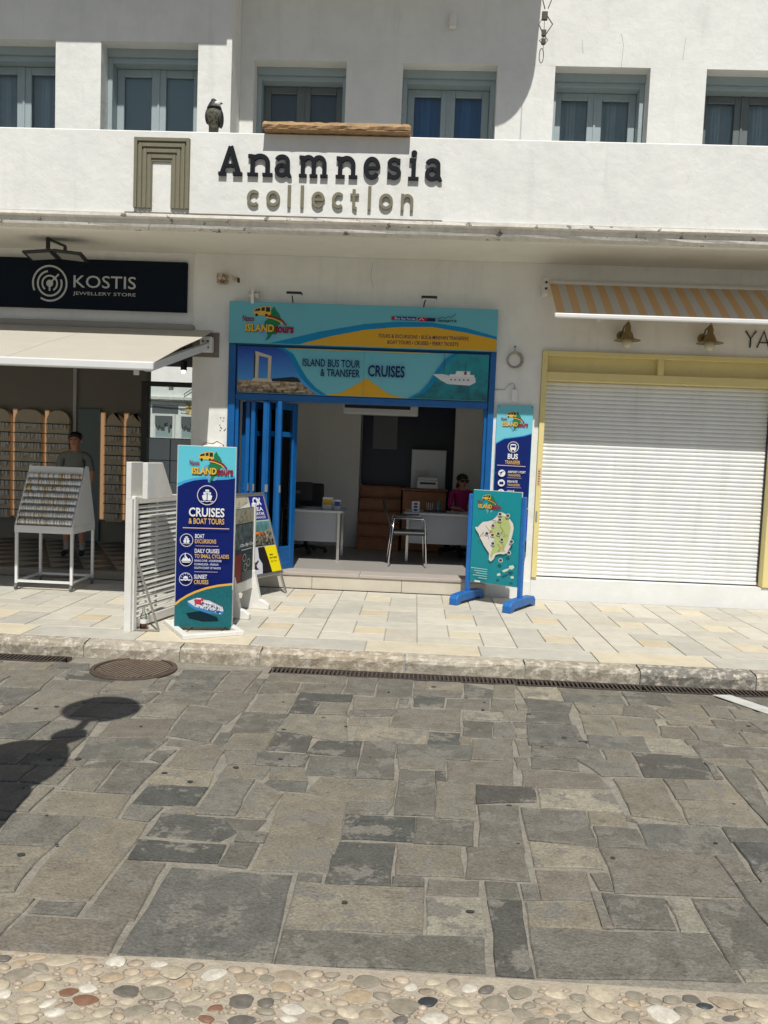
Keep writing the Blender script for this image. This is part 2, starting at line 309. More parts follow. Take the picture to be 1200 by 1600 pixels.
STONES=[(3,-3.16,-3.59,-2.83,-3.53,-2.85,-3.32,-3.26,-3.42),(1,-2.81,-3.53,-2.5,-3.5,-2.57,-3.32,-2.85,-3.32),(0,-2.67,-3.7,-2.2,-3.78,-2.21,-3.64,-2.64,-3.54),(3,-2.93,-4.03,-2.64,-4.03,-2.68,-3.72,-3,-3.74),(2,-2.63,-4.04,-2.2,-4.07,-2.22,-3.78,-2.65,-3.8),(2,-3.08,-3.74,-2.68,-3.69,-2.68,-3.54,-3.15,-3.61),(1,-2.74,-4.39,-2.62,-4.41,-2.63,-4.04,-2.92,-4.05),(3,-2.59,-4.41,-2.22,-4.35,-2.21,-4.08,-2.62,-4.05),(3,-2.59,-4.78,-2.26,-4.66,-2.25,-4.35,-2.61,-4.43),(3,-2.21,-3.94,-1.89,-3.92,-1.91,-3.63,-2.19,-3.66),(2,-1.89,-3.92,-1.77,-3.92,-1.81,-3.62,-1.89,-3.65),(1,-1.74,-3.89,-1.43,-3.89,-1.42,-3.32,-1.78,-3.37),(2,-1.4,-3.89,-1.2,-3.89,-1.17,-3.29,-1.4,-3.31),(2,-2.22,-4.28,-1.8,-4.22,-1.78,-3.99,-2.19,-4.08),(2,-1.76,-4.19,-1.39,-4.19,-1.4,-3.88,-1.77,-3.95),(2,-1.38,-4.2,-1.1,-4.28,-1.1,-3.89,-1.37,-3.91),(3,-1.76,-4.49,-1.5,-4.5,-1.5,-4.22,-1.79,-4.23),(2,-1.48,-4.47,-1.16,-4.55,-1.11,-4.28,-1.49,-4.23),(1,-2.49,-5.01,-2.26,-5,-2.26,-4.68,-2.54,-4.77),(2,-2.24,-5,-1.93,-4.89,-1.98,-4.58,-2.25,-4.68),(2,-1.87,-4.88,-1.47,-4.85,-1.5,-4.51,-1.89,-4.58),(2,-1.46,-4.81,-1.18,-4.89,-1.18,-4.57,-1.47,-4.48),(1,-1.1,-4.72,-0.82,-4.66,-0.79,-4.3,-1.1,-4.3),(1,-1.85,-5.26,-1.48,-5.22,-1.44,-4.87,-1.91,-4.91),(2,-1.42,-4.97,-1.32,-4.98,-1.17,-4.9,-1.42,-4.88),(3,-1.32,-5.31,-1.06,-5.3,-1.06,-4.92,-1.31,-4.98),(3,-2.36,-5.25,-2.11,-5.21,-2.11,-5,-2.45,-5.04),(2,-2.08,-5.21,-1.92,-5.22,-1.93,-4.94,-2.1,-5),(2,-1.09,-3.52,-0.48,-3.49,-0.47,-3.29,-1.09,-3.32),(2,-1.08,-3.86,-0.82,-3.81,-0.82,-3.56,-1.09,-3.55),(2,-0.8,-3.8,-0.48,-3.78,-0.47,-3.51,-0.8,-3.57),(2,-0.46,-3.78,-0.24,-3.77,-0.23,-3.32,-0.46,-3.32),(3,-1.06,-4.3,-0.81,-4.26,-0.79,-3.86,-1.07,-3.88),(0,-0.78,-3.98,-0.39,-3.96,-0.39,-3.81,-0.78,-3.81),(0,-0.79,-4.27,-0.63,-4.26,-0.61,-4.02,-0.78,-4),(3,-0.61,-4.27,-0.4,-4.25,-0.4,-3.99,-0.59,-4.02),(3,-0.81,-4.64,-0.35,-4.77,-0.4,-4.28,-0.77,-4.31),(1,-0.22,-3.82,0.04,-3.79,0.05,-3.32,-0.22,-3.32),(3,0.16,-3.54,0.43,-3.53,0.44,-3.33,0.18,-3.33),(2,0.06,-3.72,0.29,-3.73,0.41,-3.72,0.43,-3.56,0.06,-3.57),(0,0.06,-3.99,0.27,-3.98,0.29,-3.75,0.06,-3.74),(0,-0.04,-3.96,0.01,-3.96,0.02,-3.84,-0.04,-3.84),(3,-0.36,-4.13,-0.07,-4.07,-0.06,-3.82,-0.38,-3.84),(2,-0.39,-4.28,-0.09,-4.22,-0.06,-4.1,-0.38,-4.16),(2,-0.09,-4.44,0.37,-4.46,0.39,-4.04,-0.05,-4.06),(3,-0.29,-4.48,-0.1,-4.46,-0.1,-4.27,-0.28,-4.29),(2,0.29,-4,0.6,-3.99,0.62,-3.73,0.31,-3.78),(1,0.44,-3.71,0.65,-3.7,0.68,-3.49,0.46,-3.34),(3,0.66,-3.65,0.82,-3.66,0.86,-3.32,0.7,-3.34),(2,0.61,-4,0.78,-4,0.81,-3.73,0.64,-3.73),(4,0.4,-4.22,0.74,-4.19,0.75,-4.09,0.41,-4.06),(1,0.38,-4.56,0.56,-4.56,0.6,-4.25,0.4,-4.25),(2,0.57,-4.57,0.71,-4.56,0.74,-4.25,0.61,-4.26),(4,-0.31,-4.73,-0.05,-4.76,0.14,-4.72,0.16,-4.5,-0.3,-4.5),(0,0.15,-4.72,0.35,-4.72,0.36,-4.51,0.17,-4.51),(0,-0.81,-4.96,-0.58,-4.97,-0.57,-4.66,-0.8,-4.65),(0,-0.57,-4.98,-0.26,-5,-0.26,-4.75,-0.53,-4.78),(1,-0.25,-5.31,-0.05,-5.3,-0.05,-4.73,-0.24,-4.75),(1,-0.04,-4.97,0.4,-4.96,0.42,-4.73,-0.04,-4.76),(2,0.41,-4.94,0.65,-4.94,0.69,-4.58,0.44,-4.61),(3,0.36,-4.71,0.42,-4.71,0.42,-4.58,0.37,-4.57),(3,-1.09,-5,-0.82,-4.98,-0.81,-4.68,-1.05,-4.72),(4,0.89,-3.65,1.18,-3.68,1.19,-3.34,0.87,-3.37),(2,1.21,-3.48,1.68,-3.46,1.67,-3.36,1.2,-3.35),(1,1.19,-3.69,1.64,-3.69,1.65,-3.49,1.2,-3.5),(1,1.68,-3.59,1.99,-3.71,2,-3.36,1.69,-3.37),(2,2,-3.6,2.48,-3.58,2.39,-3.36,2.01,-3.37),(1,2.72,-3.56,2.74,-3.56,2.84,-3.33,2.62,-3.36),(1,0.88,-3.98,1.17,-3.96,1.24,-3.71,0.89,-3.67),(1,0.83,-4.22,1.14,-4.21,1.16,-3.99,0.87,-4.01),(3,1.25,-3.96,1.55,-3.94,1.62,-3.71,1.25,-3.72),(2,1.55,-3.95,1.81,-3.97,1.82,-3.75,1.62,-3.73),(3,1.85,-3.77,2.18,-3.88,2.21,-3.62,1.99,-3.62),(2,2.19,-3.88,2.34,-3.93,2.4,-3.64,2.22,-3.62),(3,2.37,-3.89,2.61,-3.92,2.66,-3.74,2.4,-3.68),(3,1.85,-3.98,2.14,-4.08,2.17,-3.89,1.83,-3.8),(4,1.74,-4.14,1.8,-4.13,1.82,-4,1.76,-4),(3,1.2,-4.39,1.41,-4.36,1.45,-3.98,1.24,-3.99),(3,1.44,-4.26,1.7,-4.28,1.75,-4,1.46,-4),(2,1.7,-4.36,1.83,-4.39,1.93,-4.38,1.94,-4.16,1.75,-4.16),(1,0.79,-4.65,1.15,-4.65,1.16,-4.24,0.83,-4.26),(1,1.17,-4.64,1.54,-4.66,1.57,-4.39,1.2,-4.41),(4,1.54,-4.64,1.78,-4.66,1.81,-4.41,1.57,-4.4),(3,1.94,-4.39,2.23,-4.46,2.26,-4.18,1.96,-4.14),(2,2.15,-4.12,2.45,-4.19,2.43,-3.95,2.17,-3.96),(1,2.46,-4.17,2.52,-4.2,2.62,-3.93,2.44,-3.95),(3,2.24,-4.45,2.37,-4.44,2.46,-4.23,2.27,-4.2),(1,0.78,-4.83,1.21,-4.85,1.22,-4.67,0.8,-4.67),(3,1.23,-4.85,1.39,-4.87,1.4,-4.66,1.24,-4.67),(2,1.84,-4.7,2.28,-4.68,2.35,-4.51,2.21,-4.49,1.85,-4.52),(2,0.75,-5.03,1.02,-5.04,1.04,-4.87,0.77,-4.86),(3,1.87,-4.84,2.09,-4.82,2.1,-4.71,1.83,-4.73),(3,2.1,-4.85,2.16,-5,2.28,-4.7,2.11,-4.72),(3,0.67,-4.23,0.82,-4.21,0.85,-3.98,0.7,-3.97),(2,1.14,-5.09,1.37,-5.07,1.38,-4.84,1.05,-4.87),(0,1.41,-4.88,1.39,-5.07,1.79,-5.05,1.83,-4.7,1.42,-4.69),(2,0.66,-5.3,1.15,-5.26,1.12,-5.08,0.69,-5.06),(4,0.72,-5.56,1.14,-5.56,1.14,-5.34,0.74,-5.32),(3,1.18,-5.59,1.43,-5.64,1.47,-5.1,1.2,-5.13),(2,1.48,-5.36,1.58,-5.35,1.59,-5.08,1.49,-5.09),(3,1.58,-5.35,1.84,-5.34,1.84,-5.08,1.6,-5.08),(1,1.8,-5.05,1.84,-5.04,1.87,-4.81,1.83,-4.8),(1,1.86,-5.21,1.85,-5.62,1.94,-5.4,2.07,-4.86,1.89,-4.82),(3,2.02,-5.28,2.2,-4.86,2.08,-4.86),(3,1.45,-5.65,1.81,-5.66,1.84,-5.35,1.48,-5.38),(1,1.16,-5.94,1.57,-5.94,1.58,-5.7,1.47,-5.66,1.18,-5.69),(1,1.59,-5.82,1.79,-5.81,1.82,-5.67,1.6,-5.68),(2,0.61,-5.92,0.92,-5.95,0.94,-5.58,0.62,-5.58),(3,0.94,-5.73,1.12,-5.73,1.14,-5.59,0.96,-5.58),(1,0.93,-5.95,1.16,-5.94,1.16,-5.75,0.95,-5.75),(3,1.14,-5.61,1.14,-5.65,1.18,-5.67,1.15,-5.6),(4,0.6,-6.16,0.9,-6.15,0.91,-5.96,0.61,-5.94),(2,0.93,-6.13,0.91,-6.34,1.44,-6.32,1.45,-5.96,0.93,-5.96),(2,1.46,-6.2,1.56,-6.17,1.56,-5.96,1.46,-5.97),(0,1.58,-6.19,1.62,-6.18,1.77,-5.83,1.6,-5.83),(1,1.45,-6.35,1.46,-6.53,1.61,-6.2,1.46,-6.21),(1,1.21,-6.81,1.34,-6.8,1.45,-6.56,1.44,-6.34,1.22,-6.36),(4,1.1,-6.6,1.2,-6.6,1.21,-6.37,1.11,-6.38),(1,0.84,-6.6,1.08,-6.59,1.1,-6.38,0.85,-6.36),(2,0.8,-6.61,0.83,-6.61,0.84,-6.35,0.81,-6.35),(2,0.85,-6.33,0.9,-6.33,0.91,-6.19,0.84,-6.2),(2,0.59,-6.43,0.8,-6.41,0.82,-6.19,0.6,-6.2),(2,0.52,-6.44,0.58,-6.43,0.58,-6.32,0.52,-6.32),(3,0.51,-6.63,0.79,-6.62,0.79,-6.43,0.52,-6.46),(2,0.5,-6.92,1.21,-6.88,1.19,-6.61,0.51,-6.64),(4,1.23,-6.88,1.32,-6.87,1.34,-6.81,1.23,-6.82),(1,-0.83,-5.2,-0.56,-5.19,-0.55,-5.02,-0.86,-5),(1,-0.54,-5.3,-0.26,-5.31,-0.26,-5.01,-0.54,-5.02),(1,-0.76,-5.51,-0.51,-5.52,-0.51,-5.41,-0.72,-5.4),(3,-0.72,-5.39,-0.51,-5.39,-0.56,-5.21,-0.74,-5.23),(3,-0.5,-5.52,-0.28,-5.6,-0.04,-5.59,-0.03,-5.33,-0.45,-5.33),(2,-0.28,-5.75,-0.07,-5.73,-0.04,-5.61,-0.27,-5.62),(3,-0.02,-5.14,0.24,-5.11,0.25,-4.97,-0.03,-4.98),(1,-0.03,-5.73,0.17,-5.72,0.18,-5.16,-0.01,-5.16),(0,0.19,-5.28,0.24,-5.28,0.24,-5.15,0.19,-5.15),(2,0.25,-5.28,0.41,-5.3,0.61,-5.3,0.65,-4.95,0.26,-4.99),(3,0.17,-5.74,0.37,-5.74,0.4,-5.32,0.19,-5.3),(0,0.39,-5.55,0.71,-5.49,0.72,-5.31,0.41,-5.32),(2,0.37,-6.02,0.57,-6.04,0.6,-5.56,0.4,-5.58),(0,-0.27,-6.01,0.07,-6,0.07,-5.76,-0.27,-5.77),(1,0.07,-6.01,0.34,-6.01,0.36,-5.77,0.08,-5.76),(3,-0.62,-6.33,-0.3,-6.33,-0.27,-6.04,-0.28,-5.62,-0.61,-5.54),(1,-0.79,-5.98,-0.75,-5.99,-0.68,-6,-0.65,-5.87,-0.85,-5.87),(2,-1,-5.84,-0.81,-5.84,-0.8,-5.41,-0.99,-5.41),(3,-0.8,-5.85,-0.66,-5.85,-0.62,-5.56,-0.78,-5.43),(3,-0.99,-5.21,-0.84,-5.19,-0.86,-5,-1.05,-5.03),(3,-1.01,-5.4,-0.76,-5.39,-0.74,-5.22,-0.99,-5.23),(0,-1.34,-5.77,-1.03,-5.77,-1.02,-5.54,-1.33,-5.54),(4,-1.34,-5.52,-1.02,-5.53,-1.04,-5.32,-1.34,-5.32),(2,-1.33,-5.93,-1.2,-5.95,-1.18,-5.8,-1.34,-5.79),(0,-1.16,-6.08,-0.82,-6.1,-0.76,-6.01,-0.85,-5.87,-1.16,-5.86),(0,-1.17,-6.3,-0.78,-6.29,-0.78,-6.14,-1.18,-6.14),(1,-0.77,-6.31,-0.65,-6.32,-0.64,-6.11,-0.76,-6.11),(3,-1.5,-6.32,-1.48,-6.62,-1.21,-6.63,-1.19,-6.19,-1.2,-5.97,-1.5,-5.93),(3,-1.77,-5.92,-1.36,-5.94,-1.38,-5.68,-1.76,-5.69),(3,-1.75,-5.65,-1.58,-5.66,-1.6,-5.37,-1.78,-5.38),(1,-1.77,-5.37,-1.6,-5.36,-1.6,-5.25,-1.71,-5.29),(1,-1.56,-5.66,-1.38,-5.66,-1.36,-5.27,-1.58,-5.26),(1,-1.36,-5.24,-1.34,-5.05,-1.44,-5.08,-1.44,-5.2),(1,-1.8,-6.24,-1.53,-6.23,-1.51,-5.94,-1.86,-5.95),(3,-1.71,-6.42,-1.54,-6.41,-1.53,-6.24,-1.79,-6.26),(3,-1.86,-5.92,-1.8,-5.92,-1.8,-5.64,-1.87,-5.63),(2,-2.17,-5.6,-2.02,-5.59,-2.02,-5.38,-2.28,-5.4),(2,-2,-5.59,-1.8,-5.6,-1.8,-5.38,-2,-5.38),(2,-2.29,-5.38,-2.13,-5.37,-2.14,-5.22,-2.36,-5.25),(1,-2.11,-5.37,-1.9,-5.37,-1.91,-5.19,-2.13,-5.22),(2,-1.99,-5.93,-1.87,-5.92,-1.9,-5.62,-2.16,-5.63),(3,-1.6,-6.62,-1.52,-6.6,-1.54,-6.42,-1.69,-6.44),(1,-1.39,-6.73,-1.21,-6.73,-1.21,-6.65,-1.39,-6.66),(3,-1.49,-6.89,-1.43,-6.9,-1.42,-6.72,-1.42,-6.64,-1.6,-6.64),(2,-1.43,-6.96,-1,-6.96,-1.01,-6.75,-1.39,-6.76),(2,-1.18,-6.73,-0.99,-6.74,-1,-6.32,-1.17,-6.31),(1,-0.97,-6.95,-0.43,-6.94,-0.45,-6.36,-0.96,-6.35),(1,-0.42,-6.4,-0.32,-6.39,-0.32,-6.34,-0.42,-6.34),(0,-0.3,-6.4,-0.03,-6.39,-0.02,-6.03,-0.3,-6.05),(3,-0.42,-6.74,0.1,-6.71,0.11,-6.41,-0.42,-6.41),(1,-0.02,-6.39,0.11,-6.38,0.11,-6.33,-0.02,-6.33),(2,0.12,-6.44,0.33,-6.43,0.34,-6.32,0.13,-6.33),(4,0.12,-6.71,0.34,-6.71,0.34,-6.45,0.12,-6.47),(3,-0.01,-6.3,0.28,-6.29,0.28,-6.03,-0.01,-6.04),(2,0.29,-6.3,0.56,-6.29,0.57,-6,0.31,-6.03),(1,-0.42,-6.94,0.32,-6.92,0.33,-6.72,-0.42,-6.75),(1,0.37,-6.44,0.5,-6.44,0.5,-6.32,0.37,-6.32),(0,0.36,-6.93,0.48,-6.93,0.5,-6.45,0.37,-6.46),(2,-2.19,-4.55,-1.8,-4.55,-1.8,-4.28,-2.19,-4.28),(2,2.49,-3.67,2.62,-3.67,2.62,-3.36,2.49,-3.36),(1,-1.17,-3.87,-1.1,-3.87,-1.1,-3.5,-1.17,-3.5),(3,1.43,-4.37,1.7,-4.37,1.7,-4.28,1.43,-4.28),(2,0.71,-4.85,0.78,-4.85,0.78,-4.58,0.71,-4.58),(2,-2.19,-4.01,-1.92,-4.01,-1.92,-3.94,-2.19,-3.94),(2,0.07,-3.55,0.16,-3.55,0.16,-3.36,0.07,-3.36),(1,1.83,-4.49,2.06,-4.49,2.06,-4.42,1.83,-4.42),(1,2.65,-3.71,2.76,-3.71,2.76,-3.56,2.65,-3.56),(1,-1.15,-4.91,-1.08,-4.91,-1.08,-4.72,-1.15,-4.72),(2,-2.69,-4.61,-2.62,-4.61,-2.62,-4.42,-2.69,-4.42),(3,1.83,-4.11,2.02,-4.11,2.02,-4.04,1.83,-4.04),(2,0.67,-5.05,0.74,-5.05,0.74,-4.88,0.67,-4.88),(3,-0.37,-4.45,-0.3,-4.45,-0.3,-4.28,-0.37,-4.28),(3,-3.07,-3.91,-3,-3.91,-3,-3.74,-3.07,-3.74),(1,-0.75,-6.09,-0.62,-6.09,-0.62,-6,-0.75,-6),(2,-1.89,-5.35,-1.78,-5.35,-1.78,-5.26,-1.89,-5.26),(3,-1.13,-5.85,-1,-5.85,-1,-5.78,-1.13,-5.78),(3,0.81,-3.95,0.88,-3.95,0.88,-3.82,0.81,-3.82),(2,1.67,-3.71,1.8,-3.71,1.8,-3.64,1.67,-3.64),(2,0.75,-4.33,0.82,-4.33,0.82,-4.24,0.75,-4.24),(3,-0.05,-4.03,0.04,-4.03,0.04,-3.96,-0.05,-3.96),(2,-1.93,-6.01,-1.86,-6.01,-1.86,-5.94,-1.93,-5.94),(3,0.73,-4.53,0.8,-4.53,0.8,-4.46,0.73,-4.46),(1,-1.85,-3.61,-1.78,-3.61,-1.78,-3.54,-1.85,-3.54),(2,-3.33,-3.43,-3.26,-3.43,-3.26,-3.36,-3.33,-3.36)]

# ============================================================ GROUND
gnd = struct(obj('ground', box(-400,400,-400,400,-.5,-.30), mat('far_ground', (.2,.19,.17), .95, var=.2, scale=2)))
road = struct(obj('road', MB().box(-14,14,-14,-3.322,-.25,-.139).box(-14,14,-3.149,-3.13,-.25,-.132).box(-2.75,-1.11,-3.3215,-3.1495,-.25,-.136), MORTAR))
pave = struct(obj('pavement', box(-14,14,-2.985,-.001,-.25,-.012), MORTAR2))
TONE = {k: tuple(c/1.2 for c in s2l(v)) for k, v in {0:(91,90,84), 1:(112,109,100), 2:(124,118,107), 3:(137,130,115), 4:(154,147,130)}.items()}
def stone_mesh(P, seed, z0=-.2, z1=-.13, shrink=.0045, grow=.0):
    rnd = random.Random(seed); n = len(P); P = [Vector(p) for p in P]
    if grow:
        Q = []
        for i in range(n):
            a, b, c = P[i-1], P[i], P[(i+1)%n]; d1 = (b-a).normalized(); d2 = (c-b).normalized(); n1 = Vector((d1.y,-d1.x)); n2 = Vector((d2.y,-d2.x)); m = n1+n2
            Q.append(b+m*(grow/max(.35, 1+n1.dot(n2))))
        P = Q
    P = [(p[0], p[1]) for p in P]; cx = sum(p[0] for p in P)/n; cy = sum(p[1] for p in P)/n
    pts = []
    for i in range(n):
        a, b = Vector(P[i]), Vector(P[(i+1)%n]); L = (b-a).length; k = max(1, min(4, int(L/.09)))
        nn = Vector((b.y-a.y, -(b.x-a.x))).normalized()
        for j in range(k):
            q = a.lerp(b, (j+.0)/k)
            if j: q = q+nn*rnd.uniform(-.006,.004)
            pts.append(q)
    c = Vector((cx, cy)); out = []
    for q in pts:
        d = q-c; out.append(q-d.normalized()*shrink*rnd.uniform(.9,1.7))
    m = len(out); tx, ty = rnd.uniform(-.004,.004), rnd.uniform(-.004,.004)
    def zz(q, dz): return z1+dz+tx*(q.x-cx)+ty*(q.y-cy)
    V = [(q.x,q.y,z0) for q in out]+[(q.x,q.y,zz(q,-.005)) for q in out]
    inn = [q-(q-c).normalized()*.007 for q in out]
    V += [(q.x,q.y,zz(q,rnd.uniform(-.001,.001))) for q in inn]
    F = [tuple(range(2*m,3*m))]+[(i,(i+1)%m,(i+1)%m+m,i+m) for i in range(m)]+[(i+m,(i+1)%m+m,(i+1)%m+2*m,i+2*m) for i in range(m)]
    return V, F
for i, (t, *c) in enumerate(STONES):
    P = list(zip(c[::2], c[1::2]))
    V, F = stone_mesh(P, i, grow=.008, z1=-.13+random.uniform(-.0025,.0025))
    k = random.uniform(.9,1.1); wv = random.uniform(-.035,.03); b = TONE[t]
    obj('paving_stone', MB().add(V, F), STONEP, road, col=(b[0]*k*(1+wv), b[1]*k, b[2]*k*(1-wv)))
# the stones past the photograph's edges, laid in courses
def inside_view(x0, x1, y0, y1):
    for x in (x0, x1):
        for y in (y0, y1):
            t = (-3.3-y)/3.65
            if y > -6.93 and y < -3.3 and -3.45+t*2.02 < x < 2.95-t*1.6: return True
    return False
mb = MB(); rnd = random.Random(5); y = -3.36
sd = 0
while y > -13:
    h = rnd.uniform(.2,.42)
    if -6.92 > y > -7.5: y = -7.52
    if y > -6.93 and y-h < -6.93: h = y+6.93
    x = -12 + rnd.random()
    while x < 12:
        ww = rnd.uniform(.22,.7)
        if not inside_view(x, x+ww, y-h, y):
            V, F = stone_mesh([(x,y-h),(x+ww,y-h),(x+ww,y),(x,y)], sd, z1=-.131, grow=.004); mb.add(V, F)
        else:
            for q in range(4):
                a_, b_ = x+ww*q/4, x+ww*(q+1)/4
                if not inside_view(a_, b_, y-h, y): V, F = stone_mesh([(a_,y-h),(b_,y-h),(b_,y),(a_,y)], sd+q, z1=-.131, grow=.003); mb.add(V, F)
        x += ww; sd += 1
    y -= h
OUTP = mat('outer_paving', TONE[2], .82, objcol=True, var=.22, scale=9, bump=1.0, bscale=55, fine=.42, dark=.3)
nn = OUTP.node_tree.nodes; ll = OUTP.node_tree.links; oi_ = [q for q in nn if q.type == 'OBJECT_INFO'][0]; gi = nn.new('ShaderNodeNewGeometry'); cr_ = nn.new('ShaderNodeValToRGB')
cr_.color_ramp.interpolation = 'CONSTANT'; cr_.color_ramp.elements[0].color = (*TONE[1],1); cr_.color_ramp.elements[1].position = .8; cr_.color_ramp.elements[1].color = (*TONE[0],1)
for ps, tk in ((.25,2),(.5,3),(.72,4)): e_ = cr_.color_ramp.elements.new(ps); e_.color = (*TONE[tk],1)
ll.new(gi.outputs['Random Per Island'], cr_.inputs[0])
for lk in list(oi_.outputs['Color'].links): tgt = lk.to_socket; ll.new(cr_.outputs[0], tgt)
o = stuff(obj('outer_paving_stones', mb, OUTP, road))
# pale painted strip at the right kerb
struct(obj('painted_line', MB().slabp([(2.40,-3.352),(2.545,-3.332),(3.30,-4.62),(3.16,-4.70)], -.1275, -.1235), mat('line_paint', (.52,.52,.49), .7, var=.15, scale=12)))
# pebble strip
strip = struct(obj('pebble_strip', box(-14,14,-7.5,-6.945,-.2,-.1345), PEBBED))
PC = [(196,184,160)]*9+[(190,170,142)]*4+[(120,114,105)]*4+[(62,66,68)]*1+[(222,215,200)]*4+[(146,108,86)]*1+[(158,149,132)]*7+[(204,191,167)]*6+[(176,160,138)]*4
PCL = [tuple(c/1.3 for c in s2l(v)) for v in PC]
pm = []
for k in range(6):
    rr = random.Random(k); b = MB().ell((0,0,0), (1,1,1), 14, 6)
    b.v = [(x*(1+.13*math.sin(3*y+k))*(1+rr.uniform(-.05,.05)), y*(1+.1*math.cos(2*x+k)), zz*(1+rr.uniform(-.06,.06))) for x,y,zz in b.v]
    pm.append(mesh_of(b, 'pebble', PEBM, smooth=True))
placed = []; rnd = random.Random(21); far = MB(); cnt = 0
def try_pebbles(x0, x1, tries, sz, parts):
    global cnt
    for _ in range(tries):
        a = rnd.uniform(*sz); bq = a*rnd.uniform(.5,.78); x = rnd.uniform(x0,x1); y = rnd.uniform(-7.47,-6.985); rz = rnd.gauss(0,.5)
        ok = True
        for (px, py, pa, pb) in placed:
            dx, dy = (x-px)/((a+pa)*.88+.001), (y-py)/((bq+pb)*.92+.001)
            if dx*dx+dy*dy < 1: ok = False; break
        if not ok: continue
        placed.append((x, y, a, bq)); h = rnd.uniform(.004,.010)
        if parts and cnt < 290:
            o = link('pebble', pm[rnd.randrange(6)], strip, (x,y,-.1345+rnd.uniform(-.002,.002)), rnd.choice(PCL), (rnd.uniform(-.08,.08),rnd.uniform(-.08,.08),rz*.6), (a,bq,h)); cnt += 1
        else:
            e = MB().ell((0,0,0),(a,bq,h),8,4); ca, sa = math.cos(rz*.6), math.sin(rz*.6)
            far.add([(x+vx*ca-vy*sa, y+vx*sa+vy*ca, -.1345+vz) for vx,vy,vz in e.v], e.f)
try_pebbles(-1.45,1.4,90,(.040,.056),True); try_pebbles(-1.45,1.4,9000,(.026,.040),True); try_pebbles(-1.45,1.4,5000,(.011,.022),False)
placed = [p for p in placed if abs(p[0]) > 1.2]
try_pebbles(-6,-1.6,1200,(.028,.06),False); try_pebbles(1.55,6,1200,(.028,.06),False)
stuff(obj('small_pebbles', far, mat('pebble_mix', (.38,.31,.23), .5, var=.5, scale=14), strip, smooth=True))
# pavement tiles
GREYT = [(203,198,184),(209,204,189),(195,191,179),(214,208,193),(200,195,183),(206,199,182)]
GOLDT = [(217,203,174),(220,208,181),(211,196,167)]
def tile(x0, x1, y0, y1, rgb, g=.0045):
    P = [(x0+g,y0+g),(x1-g,y0+g),(x1-g,y1-g),(x0+g,y1-g)]; z1 = random.uniform(-.0015,.0008)
    e = .003
    V = [(x,y,-.06) for x,y in P]+[(x,y,z1-e) for x,y in P]+[(x+(e if x < (x0+x1)/2 else -e), y+(e if y < (y0+y1)/2 else -e), z1) for x,y in P]
    F = [(8,9,10,11)]+[(i,(i+1)%4,(i+1)%4+4,i+4) for i in range(4)]+[(i+4,(i+1)%4+4,(i+1)%4+8,i+8) for i in range(4)]
    return V, F, rgb
TI = []
T3 = .295; RW = .278
for pn in range(-8, 8):
    X = .082+pn*3*T3
    for k in range(-1, 3):
        Y = -2.605+k*3*RW
        y = [Y+i*RW for i in range(4)]; x = [X+i*T3 for i in range(4)]
        cells = [(x[0],x[2],y[0],y[1],0),(x[2],x[3],y[0],y[2],0),(x[1],x[2],y[1],y[2],1),(x[0],x[1],y[1],y[3],0),(x[1],x[3],y[2],y[3],0)]
        for a, b, c, d, g in cells:
            if d <= -2.61: continue
            d = min(d, -.02)
            if c >= -.06 or d-c < .04: continue
            c = max(c, -2.605)
            if g and random.random() < .12: g = 0
            TI.append((a, b, c, d, random.choice(GOLDT) if g else random.choice(GREYT)))
for i in range(-8, 9):
    a = -.362+i*.98; TI.append((a, a+.98, -2.972, -2.612, GOLDT[1] if i % 2 == 0 else GREYT[2]))
near = [t for t in TI if -4.6 < t[0] < 4.6]
near.sort(key=lambda t: abs((t[0]+t[1])/2+.2)); parts_t, rest = near[:296], near[296:]+[t for t in TI if not -4.6 < t[0] < 4.6]
for a, b, c, d, rgb in parts_t:
    V, F, _ = tile(a, b, c, d, rgb); k = random.uniform(.95,1.05)/1.2
    obj('paving_tile', MB().add(V, F), TILEP, pave, col=tuple(q*k for q in s2l(rgb)))
mb = MB()
for a, b, c, d, rgb in rest:
    V, F, _ = tile(a, b, c, d, rgb); mb.add(V, F)
stuff(obj('outer_paving_tiles', mb, mat('outer_tile', tuple(q/1.2 for q in s2l((200,197,186))), .75, var=.15, scale=3, bump=.3), pave))
